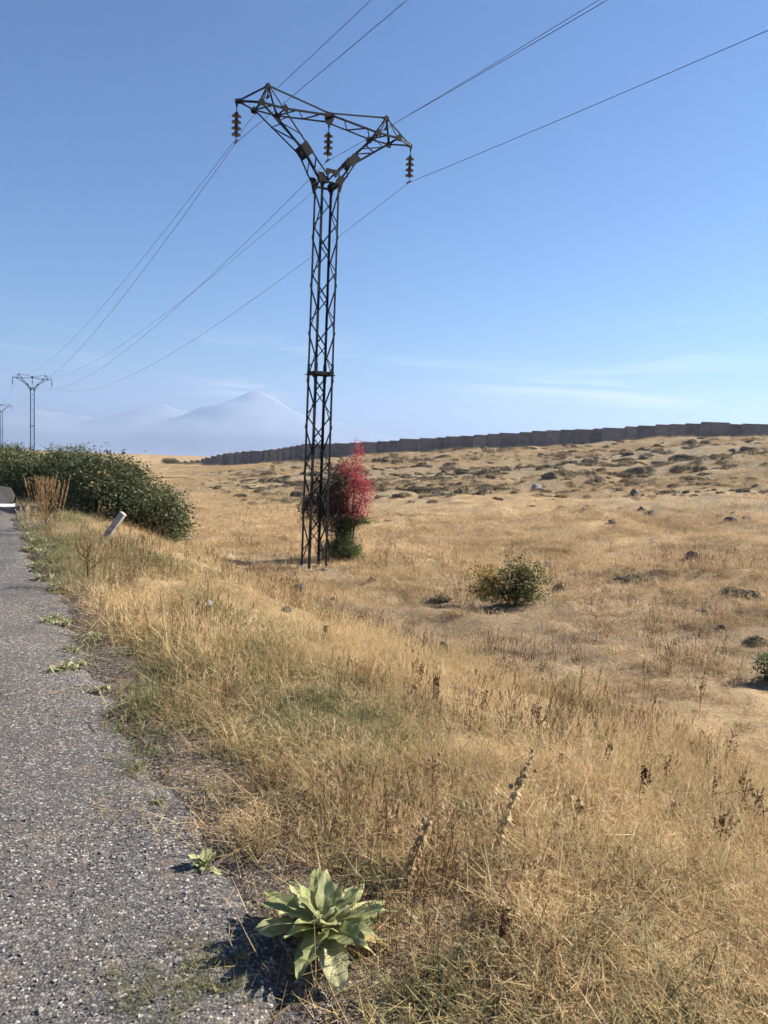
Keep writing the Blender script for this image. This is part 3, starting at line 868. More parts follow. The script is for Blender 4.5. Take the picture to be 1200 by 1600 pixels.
# ---- the thicket left of the pylon
def tint_thicket(cx, cy, cz, rad):
    def f(P, t, r):
        q = np.exp(-((P[:, 0] - cx) ** 2 + (P[:, 1] - cy) ** 2 + (P[:, 2] - cz) ** 2) / rad ** 2)
        t = .78 * t
        return np.where(r.random(len(t)) < q * .35, .9 + .1 * r.random(len(t)), t)
    return f
bush('thicket_bush', gpos(214, 15.4) - Vector((0, 0, .2)), fit_top(gpos(214, 15.4) - Vector((0, 0, .2)), [(0, 0, .75, 1.0, .9, .75), (-.55, .2, 1.0, .95, .9, .9), (.5, -.1, .48, .6, .6, .52), (.8, -.2, .26, .36, .4, .3), (-.9, -.3, .6, .7, .6, .6), (-1.0, .5, 1.05, .8, .8, .9)], 178, 712),
     'dense dark green bush at the right end of the roadside thicket', n_clump=1500, n_leaf=26, seed=31, tintfn=tint_thicket(-.45, -.7, 1.35, .4), group='bushes of the roadside thicket')
bush('thicket_bush', gpos(118, 18.8), fit_top(gpos(118, 18.8), [(0.3, 0, 1.3, 1.4, 1.2, 1.15), (-.9, .2, 1.45, 1.2, 1.2, 1.25), (.2, -.9, .8, 1.3, .6, .8), (-.2, .2, 2.05, .6, .6, .5)], 120, 703),
     'dense dark green bush forming the middle of the roadside thicket, below the far pylon', n_clump=1500, n_leaf=26, seed=32, tintfn=tint_thicket(9, 9, 9, 1), group='bushes of the roadside thicket')
bush('thicket_bush', gpos(15, 21.5), fit_top(gpos(15, 21.5), [(0.5, 0, 1.15, 1.2, 1.1, 1.2), (-.7, .2, 1.45, 1.2, 1.2, 1.2), (.3, -.7, .7, .9, .6, .7), (-1.8, 0, 1.2, 1.1, 1.0, 1.2)], 15, 703),
     'olive brown leafy bush at the left end of the roadside thicket', n_clump=1300, n_leaf=26, seed=33, tintfn=lambda P, t, r: np.clip(.25 + .66 * t, 0, .9), group='bushes of the roadside thicket')
# ---- bushes beyond the thicket
for px, d, top, w, lb in ((103, 47, 691, 1.3, 'round dark bush showing above the middle of the thicket'), (129, 52, 697, .9, 'small dark bush right of the round one above the thicket'),
                          (7, 45, 694, 1.1, 'dark bush above the thicket at the left picture edge'), (22, 50, 697, .7, 'tiny dark bush left of the far pylon foot'),
                          (266, 150, 718, 1.6, 'small dark bush before the low far end of the panel wall')):
    g = gpos(px, d); tz = at_depth(px, top, d).z; h = max(1.2, tz - g.z)
    bush('far_bush', g, [(0, 0, h * .55, w, w, h * .45), (w * .5, 0, h * .4, w * .7, w * .7, h * .38), (-w * .5, .2, h * .38, w * .7, w * .7, h * .36)], lb,
         n_clump=240, n_leaf=18, spread=.16, size=.12, seed=int(px) + 400, group='bushes in the distance', r0=.06, tintfn=lambda P, t, r: .7 * t)

# ---- red-leaved shrub behind the pylon
g = gpos(541, 21.2)
red = thing('red_shrub', g); tag(red, 'tall shrub with a crimson crown and green base beside the near pylon', 'shrub')
_k = 21.2 / 1200.0
tr_l = [(0.15, 0, 1.9, .35, .3, .7), (.10, 0, 2.5, .2, .2, .6), (-.5, .1, 1.6, .3, .3, .6), (.35, 0, 1.5, .25, .2, .4)]
branches('branches', tr_l + [(.55, 0, 1.9, .2, .2, .4), (.3, 0, 2.7, .15, .15, .5), (0, 0, 2.2, .2, .2, .5), (-.8, .1, 1.5, .2, .2, .4)], red, 77, .036, n_twig=160)
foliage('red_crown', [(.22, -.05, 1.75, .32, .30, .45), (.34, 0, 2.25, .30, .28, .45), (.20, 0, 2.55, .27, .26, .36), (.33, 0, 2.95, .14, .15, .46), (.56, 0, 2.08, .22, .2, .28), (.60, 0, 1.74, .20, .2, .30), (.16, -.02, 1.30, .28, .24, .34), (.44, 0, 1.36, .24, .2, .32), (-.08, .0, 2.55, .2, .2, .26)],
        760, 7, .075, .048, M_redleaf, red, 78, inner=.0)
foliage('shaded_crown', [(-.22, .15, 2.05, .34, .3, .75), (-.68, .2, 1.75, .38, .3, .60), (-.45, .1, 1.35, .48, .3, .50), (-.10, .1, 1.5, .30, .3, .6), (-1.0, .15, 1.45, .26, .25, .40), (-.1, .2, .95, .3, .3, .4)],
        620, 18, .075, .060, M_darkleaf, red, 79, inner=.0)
foliage('green_base', [(.05, -.1, .45, .46, .4, .45), (-.25, -.05, .28, .55, .4, .30), (.22, -.05, .25, .34, .35, .30), (.05, -.05, .95, .34, .28, .50), (.5, 0, 1.15, .30, .2, .14), (.30, 0, 1.1, .2, .2, .16)],
        560, 20, .065, .052, M_greenleaf, red, 80, inner=.0)

# ---- bush in the field, right
g = on_ground(800, 944)
fb = bush('field_bush', g, [(0.0, 0, .30, .45, .4, .32), (.25, 0, .2, .35, .3, .2), (.36, 0, .48, .32, .32, .40), (-.45, .1, .42, .40, .3, .34), (.12, .05, .62, .35, .3, .28), (-.3, 0, .2, .4, .3, .2)],
     'green bush with yellowing leaves standing alone in the dry field', n_clump=620, n_leaf=11, spread=.055, size=.046, m=M_yelleaf, seed=41, r0=.02, inner=.0,
     tintfn=lambda P, t, r: np.where(r.random(len(t)) < np.where(P[:, 0] < -.25, .5, .07), .8 + .2 * r.random(len(t)), .72 * t))
fb.scale = (1.15, 1.1, 1.1)
g = on_ground(1206, 1062)
bush('field_bush', g, [(0, 0, .16, .24, .24, .2), (.22, .05, .15, .22, .2, .16)], 'small green bush cut off by the right picture edge', n_clump=90, n_leaf=22, spread=.05, size=.04, m=M_greenleaf, seed=43, r0=.012)

ORD = ['first', 'second', 'third', 'fourth', 'fifth', 'sixth', 'seventh', 'eighth', 'ninth', 'tenth', 'eleventh', 'twelfth', 'thirteenth', 'fourteenth', 'fifteenth', 'sixteenth', 'seventeenth', 'eighteenth',
       'nineteenth', 'twentieth', 'twenty-first', 'twenty-second', 'twenty-third', 'twenty-fourth', 'twenty-fifth', 'twenty-sixth', 'twenty-seventh']
# ---- cushion shrubs on the hill and in the field
def cushion_mesh(seed):
    """a low mound of several lobes, thick with short spiny twigs"""
    r = np.random.default_rng(seed)
    lob = [(r.uniform(-.6, .6), r.uniform(-.45, .45), r.uniform(.35, .7), r.uniform(.45, 1.0)) for _ in range(6)]
    VV = []; FF = []; TT = []; o = 0
    nu, nv = 10, 4
    for cx, cy, rad, hh in lob:
        V = []
        for j in range(nv):
            ph = j / (nv - 1) * math.pi / 2
            for i in range(nu):
                th = 2 * math.pi * i / nu; k = r.uniform(.8, 1.12)
                V.append((cx + math.cos(th) * math.cos(ph) * rad * k, cy + math.sin(th) * math.cos(ph) * rad * k, math.sin(ph) * hh * .8 * k - .12))
        VV.append(np.array(V))
        FF.append(np.array([(o + j * nu + i, o + j * nu + (i + 1) % nu, o + (j + 1) * nu + (i + 1) % nu, o + (j + 1) * nu + i) for j in range(nv - 1) for i in range(nu)])); o += len(V)
        TT.append(np.full(len(FF[-1]), .12))
    n = 900
    li = r.integers(0, 6, n); LB = np.array(lob)
    d = rand_dirs(n, r); d[:, 2] = np.abs(d[:, 2])
    P0 = np.stack([LB[li, 0] + d[:, 0] * LB[li, 2] * .92, LB[li, 1] + d[:, 1] * LB[li, 2] * .92, d[:, 2] * LB[li, 3] * .75 - .06], 1)
    dirn = d * .7 + r.normal(size=(n, 3)) * .45; dirn[:, 2] += .25
    dirn /= np.linalg.norm(dirn, axis=1)[:, None]
    sd = np.cross(dirn, rand_dirs(n, r)); sd /= np.linalg.norm(sd, axis=1)[:, None]
    ln = r.uniform(.10, .34, n)[:, None]
    BV = np.stack([P0 - sd * .035, P0 + sd * .035, P0 + dirn * ln], 1).reshape(-1, 3)
    k0 = o + np.arange(n) * 3
    TT.append(np.clip(.1 + .9 * r.random(n), 0, 1))
    return fast_mesh('cushion_shrub', np.concatenate(VV + [BV]), [np.concatenate(FF), np.stack([k0, k0 + 1, k0 + 2], 1)], False, [M_cushion], tint=np.concatenate(TT))
CUSH = [cushion_mesh(500 + k) for k in range(7)]
named_cushions = [
    (690, 936, 26, .22, 'pale olive cushion shrub left of the yellowing bush'), (772, 955, 28, .22, 'pale olive cushion shrub at the foot of the yellowing bush'),
    (876, 922, 18, .62, 'small dark tuft just right of the yellowing bush'), (1182, 1006, 26, .40, 'broad dark tuft in the field at the right picture edge'),
    (985, 905, 34, .22, 'low dark cushion for heath and bank shadow below the upright rock'), (1020, 909, 30, .22, 'low dark cushion for heath and bank shadow right of its neighbour'),  # cushions built for dark heath and for shadow under the eroded bank
    (1160, 930, 34, .25, 'low dark cushion for heath and bank shadow near the right edge')]
for px, py, wpx, hr, lb in named_cushions:
    g = on_ground(px, py); rr = wpx / 1200.0 * g.y
    o = link('cushion_shrub', CUSH[rng.integers(7)]); o.location = g
    o.scale = (rr * .9, rr * .7, rr * hr * 1.6); o.rotation_euler = (0, 0, rng.uniform(0, 6.28))
    tag(o, lb, 'shrub', 'cushion shrubs')
cnt = 0; tries = 0; placed = []
while cnt < 300 and tries < 20000:
    tries += 1
    px = rng.uniform(395, 1270); d = 1 / rng.uniform(1 / 112.0, 1 / 44.0)
    d = 44 + (112 - 44) * rng.random() ** .9
    x = (px - 600) / 1200.0 * d
    if d > wall_depth(px) - 4: continue
    hm = float(hill_mask(np.array([x]), np.array([d]))[0])
    cl = float(fbm(np.array([x * .11]), np.array([d * .16]), 3, 91)[0])
    if rng.random() > hm * float(smooth(.36, .52, cl)) + (.03 if 250 < px < 480 else 0): continue
    rr = rng.uniform(.25, .75) * (1.35 if rng.random() < .2 else 1)
    if any((x - a) ** 2 + (d - b) ** 2 < (.55 * (rr + c)) ** 2 for a, b, c in placed): continue
    placed.append((x, d, rr)); cnt += 1
    o = link('cushion_shrub', CUSH[rng.integers(7)])
    o.location = (x, d, Hs(x, d) - .03)
    o.scale = (rr * rng.uniform(.8, 1.4), rr * rng.uniform(.7, 1.1), rr * rng.uniform(.55, .95))
    o.rotation_euler = (0, 0, rng.uniform(-.5, .5))
    tag(o, 'low grey-green cushion shrub on the hillside below the panel wall', 'shrub', 'cushion shrubs on the hillside')

# ---- rocks
M_rock = mat('dark_basalt', (.10, .09, .085), .9, spec=.2)
_rn = noise(M_rock, 6, 6, .7, vec=geo_pos(M_rock))
L(M_rock, ramp(M_rock, [(.3, (.05, .044, .042)), (.55, (.10, .088, .08)), (.72, (.17, .15, .13)), (.85, (.27, .25, .21))], _rn.outputs['Fac']).outputs['Color'], bsdf(M_rock).inputs['Base Color'])
bump(M_rock, _rn.outputs['Fac'], .8, .04)
M_palerock = mat('pale_grey_rock', (.3, .29, .29), .9, spec=.2)
_rn = noise(M_palerock, 7, 6, .7, vec=geo_pos(M_palerock))
L(M_palerock, ramp(M_palerock, [(.3, (.17, .155, .15)), (.6, (.30, .28, .27)), (.85, (.42, .40, .38))], _rn.outputs['Fac']).outputs['Color'], bsdf(M_palerock).inputs['Base Color'])
bump(M_palerock, _rn.outputs['Fac'], .8, .04)
def rock_mesh(seed, m):
    r = np.random.default_rng(seed)
    import bmesh
    bm = bmesh.new(); bmesh.ops.create_icosphere(bm, subdivisions=3, radius=1)
    pl = [(Vector(v), r.uniform(.55, .9)) for v in rand_dirs(11, r)]
    for v in bm.verts:
        p = v.co.copy()
        for n_, k in pl:
            e = p.dot(n_) - k
            if e > 0: p -= n_ * e * .92
        q = .06 * (float(vnoise(np.array([p.x * 4 + seed]), np.array([p.y * 4 + p.z * 3]), seed)[0]) - .5)
        v.co = p * (1 + q)
    me = bpy.data.meshes.new('rock'); bm.to_mesh(me); bm.free(); me.materials.append(m)
    return me
RK = [rock_mesh(900 + k, M_rock) for k in range(6)]; RP = [rock_mesh(950 + k, M_palerock) for k in range(3)]
rocks = [(1083, 876, 11, 1.0, 0, 'dark upright rock standing alone in the right of the field'), (856, 886, 10, .6, 1, 'pale grey rock just above right of the yellowing bush'),
         (613, 1008, 13, .85, 0, 'dark rock in the grazed field right below the pylon'), (447, 957, 10, .85, 0, 'dark rounded rock at the edge of the tall grass below the pylon'),
         (466, 923, 15, .45, 0, 'low dark rock on the bank just below the pylon foot'), (838, 766, 12, .55, 1, 'grey rock among the hillside cushions above the field'),
         (1003, 800, 11, .6, 0, 'dark rock, upper left of a small cluster on the lower hillside'), (1018, 806, 16, .45, 0, 'broad dark rock, lowest of the small cluster on the hillside'),
         (957, 818, 8, .6, 0, 'small dark rock left of the hillside rock cluster'), (995, 775, 12, .7, 0, 'dark rock at the left of the cushion row on the lower hillside'),
         (1143, 817, 11, .6, 0, 'dark rock, middle one of three near the right edge'), (1168, 814, 9, .65, 0, 'dark rock, rightmost of three near the right edge'),
         (1124, 808, 7, .6, 0, 'small dark rock, leftmost of three near the right edge'), (1146, 803, 5, .7, 0, 'tiny dark rock above the three near the right edge'),
         (712, 1077, 12, .5, 1, 'pale rock half hidden by tall grass, left of two'), (738, 1087, 9, .6, 1, 'pale rock half hidden by tall grass, right of two'),
         (693, 1008, 6, .7, 0, 'small dark stone right of the dark field rock'), (1128, 984, 9, .6, 0, 'dark stone in the field above the broad tuft at right'),
         (1097, 958, 9, .6, 0, 'dark stone in the field below the heathy bank'), (583, 908, 9, .5, 0, 'dark stone in the grass right of the red shrub foot'),
         (1041, 772, 8, .6, 0, 'dark rock behind the right part of the cushion row'), (912, 799, 6, .6, 0, 'small dark stone far left of the hillside rock cluster'),
         (520, 938, 6, .6, 0, 'small dark stone on the grazed ground below the pylon'), (655, 892, 4, .6, 1, 'tiny whitish stone between red shrub and yellowing bush'),
         (1131, 1014, 4, .6, 1, 'tiny whitish stone in the field left of the broad tuft')]
for i, (px, py, hw, hr, kind, lb) in enumerate(rocks):
    g = on_ground(px, py); rr = hw / 1200.0 * g.y
    o = link('rock', (RP if kind else RK)[i % (3 if kind else 6)])
    o.location = (g.x, g.y + rr * .3, g.z + rr * hr * .35); o.scale = (rr, rr * .8, rr * hr * 1.1)
    o.rotation_euler = (rng.uniform(-.2, .2), rng.uniform(-.2, .2), rng.uniform(0, 6.28))
    tag(o, lb, 'rock', 'rocks in the field')

# ================================================================== roadside things
# slanting marker post
g = on_ground(164, 842)
po = thing('marker_post', g); tag(po, 'short grey concrete marker post leaning right in the verge grass', 'post')
mp = MB()
hw_, hd_, hh_ = .058, .05, .86
V = [(sx * hw_, sy * hd_, z) for z in (-.35, hh_ - .015) for sx, sy in ((-1, -1), (1, -1), (1, 1), (-1, 1))]
V += [(sx * (hw_ - .014), sy * (hd_ - .014), hh_) for sx, sy in ((-1, -1), (1, -1), (1, 1), (-1, 1))]
mp.add(V, [(3, 2, 1, 0), (8, 9, 10, 11)] + [(a + i, a + (i + 1) % 4, a + 4 + (i + 1) % 4, a + 4 + i) for a in (0, 4) for i in range(4)])
mo = mp.build('shaft', M_conc, po); po.scale = (.75, .7, .56); po.rotation_euler = (math.radians(-8), math.radians(34), math.radians(-18))

# white paper scrap
g = on_ground(326, 953)
M_paper = mat('white_paper', (.75, .75, .73), .8)
sc = MB(); sc.add([(-.06, -.04, .0), (.05, -.05, .02), (.07, .03, .06), (0, .05, .09), (-.06, .03, .05), (.0, 0, .035)], [(0, 1, 5), (1, 2, 5), (2, 3, 5), (3, 4, 5), (4, 0, 5)])
so = sc.build('paper_scrap', M_paper); so.scale = (.55,) * 3; so.location = (g.x, g.y, g.z + .04); tag(so, 'crumpled white scrap lying in the verge grass', 'litter')

# ---- the big woolly rosette
def leaf_blade(Lg, W, lift, droop, wav, seed, nl=13, nw=9, cup=.25, stalk=.16, twist=0.0):
    """broad leaf growing along +X from the origin; also returns the faces along the pale midrib"""
    r = random.Random(seed); V = []; F = []; rib = []
    ph = r.uniform(0, 6.28); f1, f2 = r.uniform(9, 13), r.uniform(17, 24); z = 0; x = 0; ang = lift
    spine = []
    for i in range(nl):
        u = i / (nl - 1); spine.append((x, z, ang))
        ang = lift - droop * (u ** 1.6); x += math.cos(ang) * Lg / (nl - 1); z += math.sin(ang) * Lg / (nl - 1)
    for i, (sx, sz, an) in enumerate(spine):
        u = i / (nl - 1)
        w = W * max(.05, stalk * (1 - u) + math.sin(min(1, u) ** 1.15 * math.pi) ** .8)
        tw = twist * u
        for j in range(nw):
            v = j / (nw - 1) * 2 - 1
            v = math.copysign(abs(v) ** 1.25, v); e = abs(v)
            up = cup * w * (e ** 1.4) * (1.4 - u) + wav * (e ** 1.6) * (math.sin(u * f1 + ph + (2.1 if v > 0 else 0)) + .6 * math.sin(u * f2 + ph * 3 + v * 4)) - .10 * w * (1 - e) ** 4
            yy = v * w * (1 + .09 * e * math.sin(u * f2 + ph * 2 + v))
            yy, up = yy * math.cos(tw) - up * math.sin(tw), yy * math.sin(tw) + up * math.cos(tw)
            V.append((sx - math.sin(an) * up, yy, sz + math.cos(an) * up))
    for i in range(nl - 1):
        for j in range(nw - 1):
            F.append((i * nw + j, i * nw + j + 1, (i + 1) * nw + j + 1, (i + 1) * nw + j)); rib.append(nw // 2 - 1 <= j <= nw // 2)
    return V, F, rib
# woolly leaf: veins in relief
_vn = N(M_mullein, 'ShaderNodeTexNoise', Scale=45.0, Detail=4.0)
L(M_mullein, geo_pos(M_mullein), _vn.inputs['Vector']); bump(M_mullein, _vn.outputs['Fac'], .5, .006)
def rosette(name, loc, n, Lg, W, label, seed, old=6, droop=(.2, 1.1)):
    root = thing(name, loc); tag(root, label, 'plant', 'woolly rosette plants')
    r = random.Random(seed)
    for k in range(n):
        u = k / (n - 1)                       # 0 outer .. 1 heart
        az = k * 2.39996 + r.uniform(-.25, .25)
        lift = math.radians(5 + 56 * u ** .9 + r.uniform(-9, 9))
        ll = Lg * (1.0 - .30 * u) * r.uniform(.8, 1.12)
        V, F, rib = leaf_blade(ll, W * (1 - .42 * u) * r.uniform(.8, 1.12), lift, r.uniform(*droop) * (1 - .6 * u), W * .17, seed * 37 + k, twist=r.uniform(-.7, .7))
        c, s = math.cos(az), math.sin(az)
        b = MB(); base = .97 if k < old else .05 + .6 * r.random() + .25 * u
        P = [(x * c - y * s, x * s + y * c, z + .02 + .03 * u) for x, y, z in V]
        b.add(P, F, 0, base)
        b.t = [min(1, base + (.25 if q else 0) + r.uniform(-.1, .1)) for q in rib]
        b.build('leaf', M_mullein, root, True)
    return root
g = on_ground(503, 1474)
rosette('woolly_rosette', g + Vector((0, 0, .02)), 36, .25, .041, 'large pale green woolly-leaved rosette plant at the asphalt edge in front', 3).scale = (1, 1, .8)
g = on_ground(320, 1370)
rosette('woolly_rosette', g, 9, .085, .022, 'small pale rosette seedling on the gravelly asphalt left of the large rosette', 4, old=1, droop=(.2, .8))

# ---- pale weeds along the asphalt
def weed_mesh(seed, n=26, Lg=.2, W=.022):
    r = random.Random(seed); b = MB()
    for k in range(n):
        u = k / n; az = k * 2.4 + r.uniform(-.4, .4)
        V, F, _ = leaf_blade(Lg * r.uniform(.4, 1.2), W * r.uniform(.6, 1.3), math.radians(r.uniform(8, 75)), r.uniform(.3, 1.7), .006, seed * 91 + k, nl=5, nw=3, twist=r.uniform(-1.2, 1.2))
        c, s = math.cos(az), math.sin(az); ox, oy = r.gauss(0, Lg * .45), r.gauss(0, Lg * .45)
        b.add([(x * c - y * s + ox, x * s + y * c + oy, z + .01) for x, y, z in V], F, 0, min(1, max(0, r.gauss(.5, .25))))
    return b.mesh('roadside_weed', M_weed, True)
WD = [weed_mesh(60 + k, 80, .13, .012) for k in range(4)]
WS = [weed_mesh(70 + k, 70, .085, .007) for k in range(3)]
weeds = [(38, 828, 1.2), (50, 842, 1.1), (62, 852, 1.3), (46, 866, 1.2), (70, 872, 1.3), (85, 862, 1.1), (60, 890, 1.1), (72, 912, 1.3), (90, 925, 1.0), (82, 980, 1.15), (100, 985, .9), (112, 1028, .9), (100, 1058, 1.1),
         (128, 1050, .8), (150, 1004, .8), (160, 1090, .7), (222, 1210, .55), (74, 1178, .35), (100, 1236, .3), (180, 1248, .45), (250, 1268, .5), (300, 1545, .6), (262, 1566, .45), (345, 1580, .55)]
weeds.sort(key=lambda w: -w[1])
for i, (px, py, sc_) in enumerate(weeds):
    g = on_ground(px, py)
    o = link('roadside_weed', WS[i % 3] if py > 1150 else WD[i % 4])
    sc_ *= 1.15 if py > 1150 else .95
    o.location = (g.x, g.y, max(g.z, float(road_z(0)) - .0 if False else g.z) + .04); sc_ *= .58; o.scale = (sc_, sc_, sc_ * .95); o.rotation_euler = (0, 0, rng.uniform(0, 6.28))
    tag(o, f'pale green weed tuft on the asphalt edge, {ORD[i]} counting up from the picture bottom', 'weed', 'weeds along the asphalt edge')

# ---- tall dead dock and thistle plants
def dock(name, loc, h, n, spread, label, seed, m=None, r0=.006, fork=.35, group=None, tone=.5):
    """dead stem that forks into several upright seed spikes"""
    root = thing(name, loc); tag(root, label, 'dry plant', group)
    r = random.Random(seed); st = MB(); sd = MB()
    top = Vector((r.uniform(-.03, .03) * h, r.uniform(-.03, .03) * h, h))
    st.tube([(0, 0, -.05), top * .5 + Vector((r.uniform(-.02, .02), 0, 0)), top], [r0, r0 * .8, r0 * .3], 5)
    axes = [(Vector((0, 0, 0)).lerp(top, .45), top)]
    for k in range(n):
        u = fork + (.9 - fork) * k / max(1, n); az = k * 2.4 + r.uniform(-.4, .4)
        b0 = top * u; ln = h * (1 - u) * r.uniform(.8, 1.05) + .05 * h
        out = Vector((math.cos(az), math.sin(az), 0)) * spread * ln
        pm = b0 + out * .75 + Vector((0, 0, ln * .35)); pe = b0 + out * 1.15 + Vector((0, 0, ln))
        st.tube([b0, pm, pe], [r0 * .6, r0 * .5, r0 * .25], 4); axes.append((b0.lerp(pm, .5), pm)); axes.append((pm, pe))
    V = []; F = []
    for a, c in axes:
        nn = max(6, int((c - a).length / .011))
        for q in range(nn):
            p = a.lerp(c, q / nn) + Vector((r.gauss(0, .006), r.gauss(0, .006), r.gauss(0, .004)))
            s_ = r.uniform(.006, .012); e1 = Vector((r.gauss(0, 1), r.gauss(0, 1), r.gauss(0, 1))).normalized() * s_; e2 = Vector((r.gauss(0, 1), r.gauss(0, 1), r.gauss(0, 1))).normalized() * s_
            o = len(V); V += [p - e1, p + e2, p + e1, p - e2]; F.append((o, o + 1, o + 2, o + 3))
    sd.add(V, F, 0, tone)
    st.build('stem', m or M_brown, root, True); sd.build('seed_heads', m or M_brown, root)
    return root
def hpx(g, px): return px / 1200.0 * g.y
g = on_ground(137, 918); dock('dock_plant', g, hpx(g, 74), 9, .55, 'dead brown dock with candelabra branches in the verge grass', 21, r0=.008, tone=.4)
M_tan = plant_mat('tan_dry_plant', [(0, (.14, .085, .045)), (.5, (.28, .18, .09)), (1, (.42, .30, .16))], transl=.2)
M_palep = plant_mat('pale_dry_thistle', [(0, (.16, .115, .06)), (.5, (.42, .33, .20)), (1, (.74, .64, .44))], transl=.4)
g = on_ground(72, 836)
o = dock('dock_plant', g, hpx(g, 88), 40, .36, 'large dead russet bushy plant standing before the thicket', 22, M_tan, .007, fork=.0)
g = on_ground(40, 832); dock('dock_plant', g, hpx(g, 40), 16, .5, 'pale dry bushy weed at the road edge left of the russet plant', 23, M_palep, .006, fork=.05)
g = gpos(181, 18.0); dock('dock_plant', g, 1.05, 9, .3, 'small russet dead plant against the thicket above the marker post', 24, M_tan, .008, fork=.2)
spikes = [(690 / 2 + 600, 440 / 2 + 1000, 46), (712 / 2 + 600, 345 / 2 + 1000, 40), (822 / 2 + 600, 375 / 2 + 1000, 34), (808 / 2 + 600, 540 / 2 + 1000, 56), (875 / 2 + 600, 460 / 2 + 1000, 40), (1002 / 2 + 600, 430 / 2 + 1000, 34),
          (1021 / 2 + 600, 545 / 2 + 1000, 58), (1108 / 2 + 600, 525 / 2 + 1000, 46), (1128 / 2 + 600, 530 / 2 + 1000, 40), (985 / 2 + 600, 235 / 2 + 1000, 42), (632 / 2 + 600, 262 / 2 + 1000, 30), (657 / 2 + 600, 305 / 2 + 1000, 26),
          (112 / 2 + 600, 145 / 2 + 1000, 32), (163 / 2 + 600, 190 / 2 + 1000, 32), (333 / 2 + 600, 160 / 2 + 1000, 28), (285 / 2 + 600, 135 / 2 + 1000, 22), (520 / 2 + 600, 215 / 2 + 1000, 40), (612 / 2 + 600, 165 / 2 + 1000, 34),
          (465 / 2 + 600, 275 / 2 + 1000, 34), (365 / 2 + 600, 1000 / 2 + 1000, 60), (310 / 2 + 600, 225 / 2 + 1000, 28), (840 / 2 + 600, 225 / 2 + 1000, 24), (508, 1005, 22), (655, 1075, 30), (680, 1105, 30), (1145, 1190, 26)]
spikes.sort()
for i, (px, py, hp) in enumerate(spikes):
    g = on_ground(px, py + 6)
    dock('dock_spike', g, hpx(g, hp * 1.5), 1 if i % 4 else 3, .16, f'thin dark brown dock spike in the dry grass, {ORD[i]} of its kind from the left', 300 + i, r0=.004, fork=.5, group='dock spikes in the grass', tone=.12)
for px, py, hp, n, lb in ((1178, 1300, 52, 5, 'dark brown forked dock at the right picture edge'), (1128, 1335, 46, 5, 'dark brown forked dock left of the one at the right edge'), (838, 1150, 34, 4, 'dark forked dock beside golden grass in the middle right')):
    g = on_ground(px, py); dock('dock_plant', g, hpx(g, hp * 1.4), n, .5, lb, int(px), r0=.005, fork=.3, tone=.1)

def thistle(loc, h, label, seed, n=26, lean=.25, head=.016):
    """dead thistle: stem, shrivelled leaves, round heads near the top"""
    root = thing('dry_thistle', loc); tag(root, label, 'dry plant', 'dry pale thistles')
    r = random.Random(seed); st = MB(); lf = MB()
    top = Vector((lean * h, r.uniform(-.08, .08) * h, h))
    def pt(u): return Vector((top.x * u ** 1.5, top.y * u, top.z * u))
    st.tube([pt(0) - Vector((0, 0, .05)), pt(.35), pt(.7), pt(1)], [.004, .0035, .003, .002], 5)
    for k in range(n):
        u = r.uniform(.12, .97); p = pt(u); az = r.uniform(0, 6.28); ln = r.uniform(.008, .030) * (1.25 - .5 * u)
        dv = Vector((math.cos(az), math.sin(az), r.uniform(-.5, .9))) * ln; sd_ = Vector((-math.sin(az), math.cos(az), r.uniform(-.9, .9))) * ln * .22
        m_ = p + dv * .55 + Vector((0, 0, .008)); lf.add([p, m_ + sd_, p + dv - Vector((0, 0, ln * .3)), m_ - sd_], [(0, 1, 2), (0, 2, 3)], 0, r.random())
    st.build('stem', M_palep, root, True); lf.build('withered_leaves', M_palep, root)
    for k in range(r.randint(4, 7)):
        u = r.uniform(.6, 1.0); p = pt(u) + Vector((r.gauss(0, .022), r.gauss(0, .022), r.uniform(0, .03)))
        s_ = head * r.uniform(.6, 1.1); hd = MB().lathe([(.002, -s_), (s_ * .8, -s_ * .5), (s_, .1 * s_), (s_ * .75, s_ * .8), (s_ * .3, s_ * 1.1)], tuple(p), 8)
        hd.build('flower_head', M_palep, root, True)
    return root
for i, (px, py, hp, lb) in enumerate(((634, 1392, 128, 'tall pale withered thistle left of two in the front grass'), (776, 1345, 172, 'tallest pale withered thistle, right of two in the front grass'),
        (674, 1240, 54, 'pale thistle with a brown flower head above the left tall one'), (872, 1215, 40, 'small pale thistle in the middle of the golden grass'), (1138, 1190, 44, 'pale bushy thistle in the grass near the right edge'),
        (1088, 1225, 34, 'pale curled thistle left of the bushy one at right'), (935, 1075, 34, 'pale thistle at the edge of the grazed ground, right of middle'), (983, 1130, 40, 'pale slim thistle below the one by the grazed ground'),
        (640, 1105, 38, 'pale thistle in the tall grass below the dark field rock'), (1153, 1292, 36, 'pale thistle beside the forked docks at right'), (1050, 1290, 34, 'pale thistle left of the forked docks'), (900, 1290, 44, 'pale slim thistle in the middle right grass'))):
    g = on_ground(px, py); thistle(g, hpx(g, hp) * 1.05, lb, 700 + i, n=170 if hp > 100 else 46, lean=.28 if hp > 100 else .1, head=.011 if hp > 100 else .012)

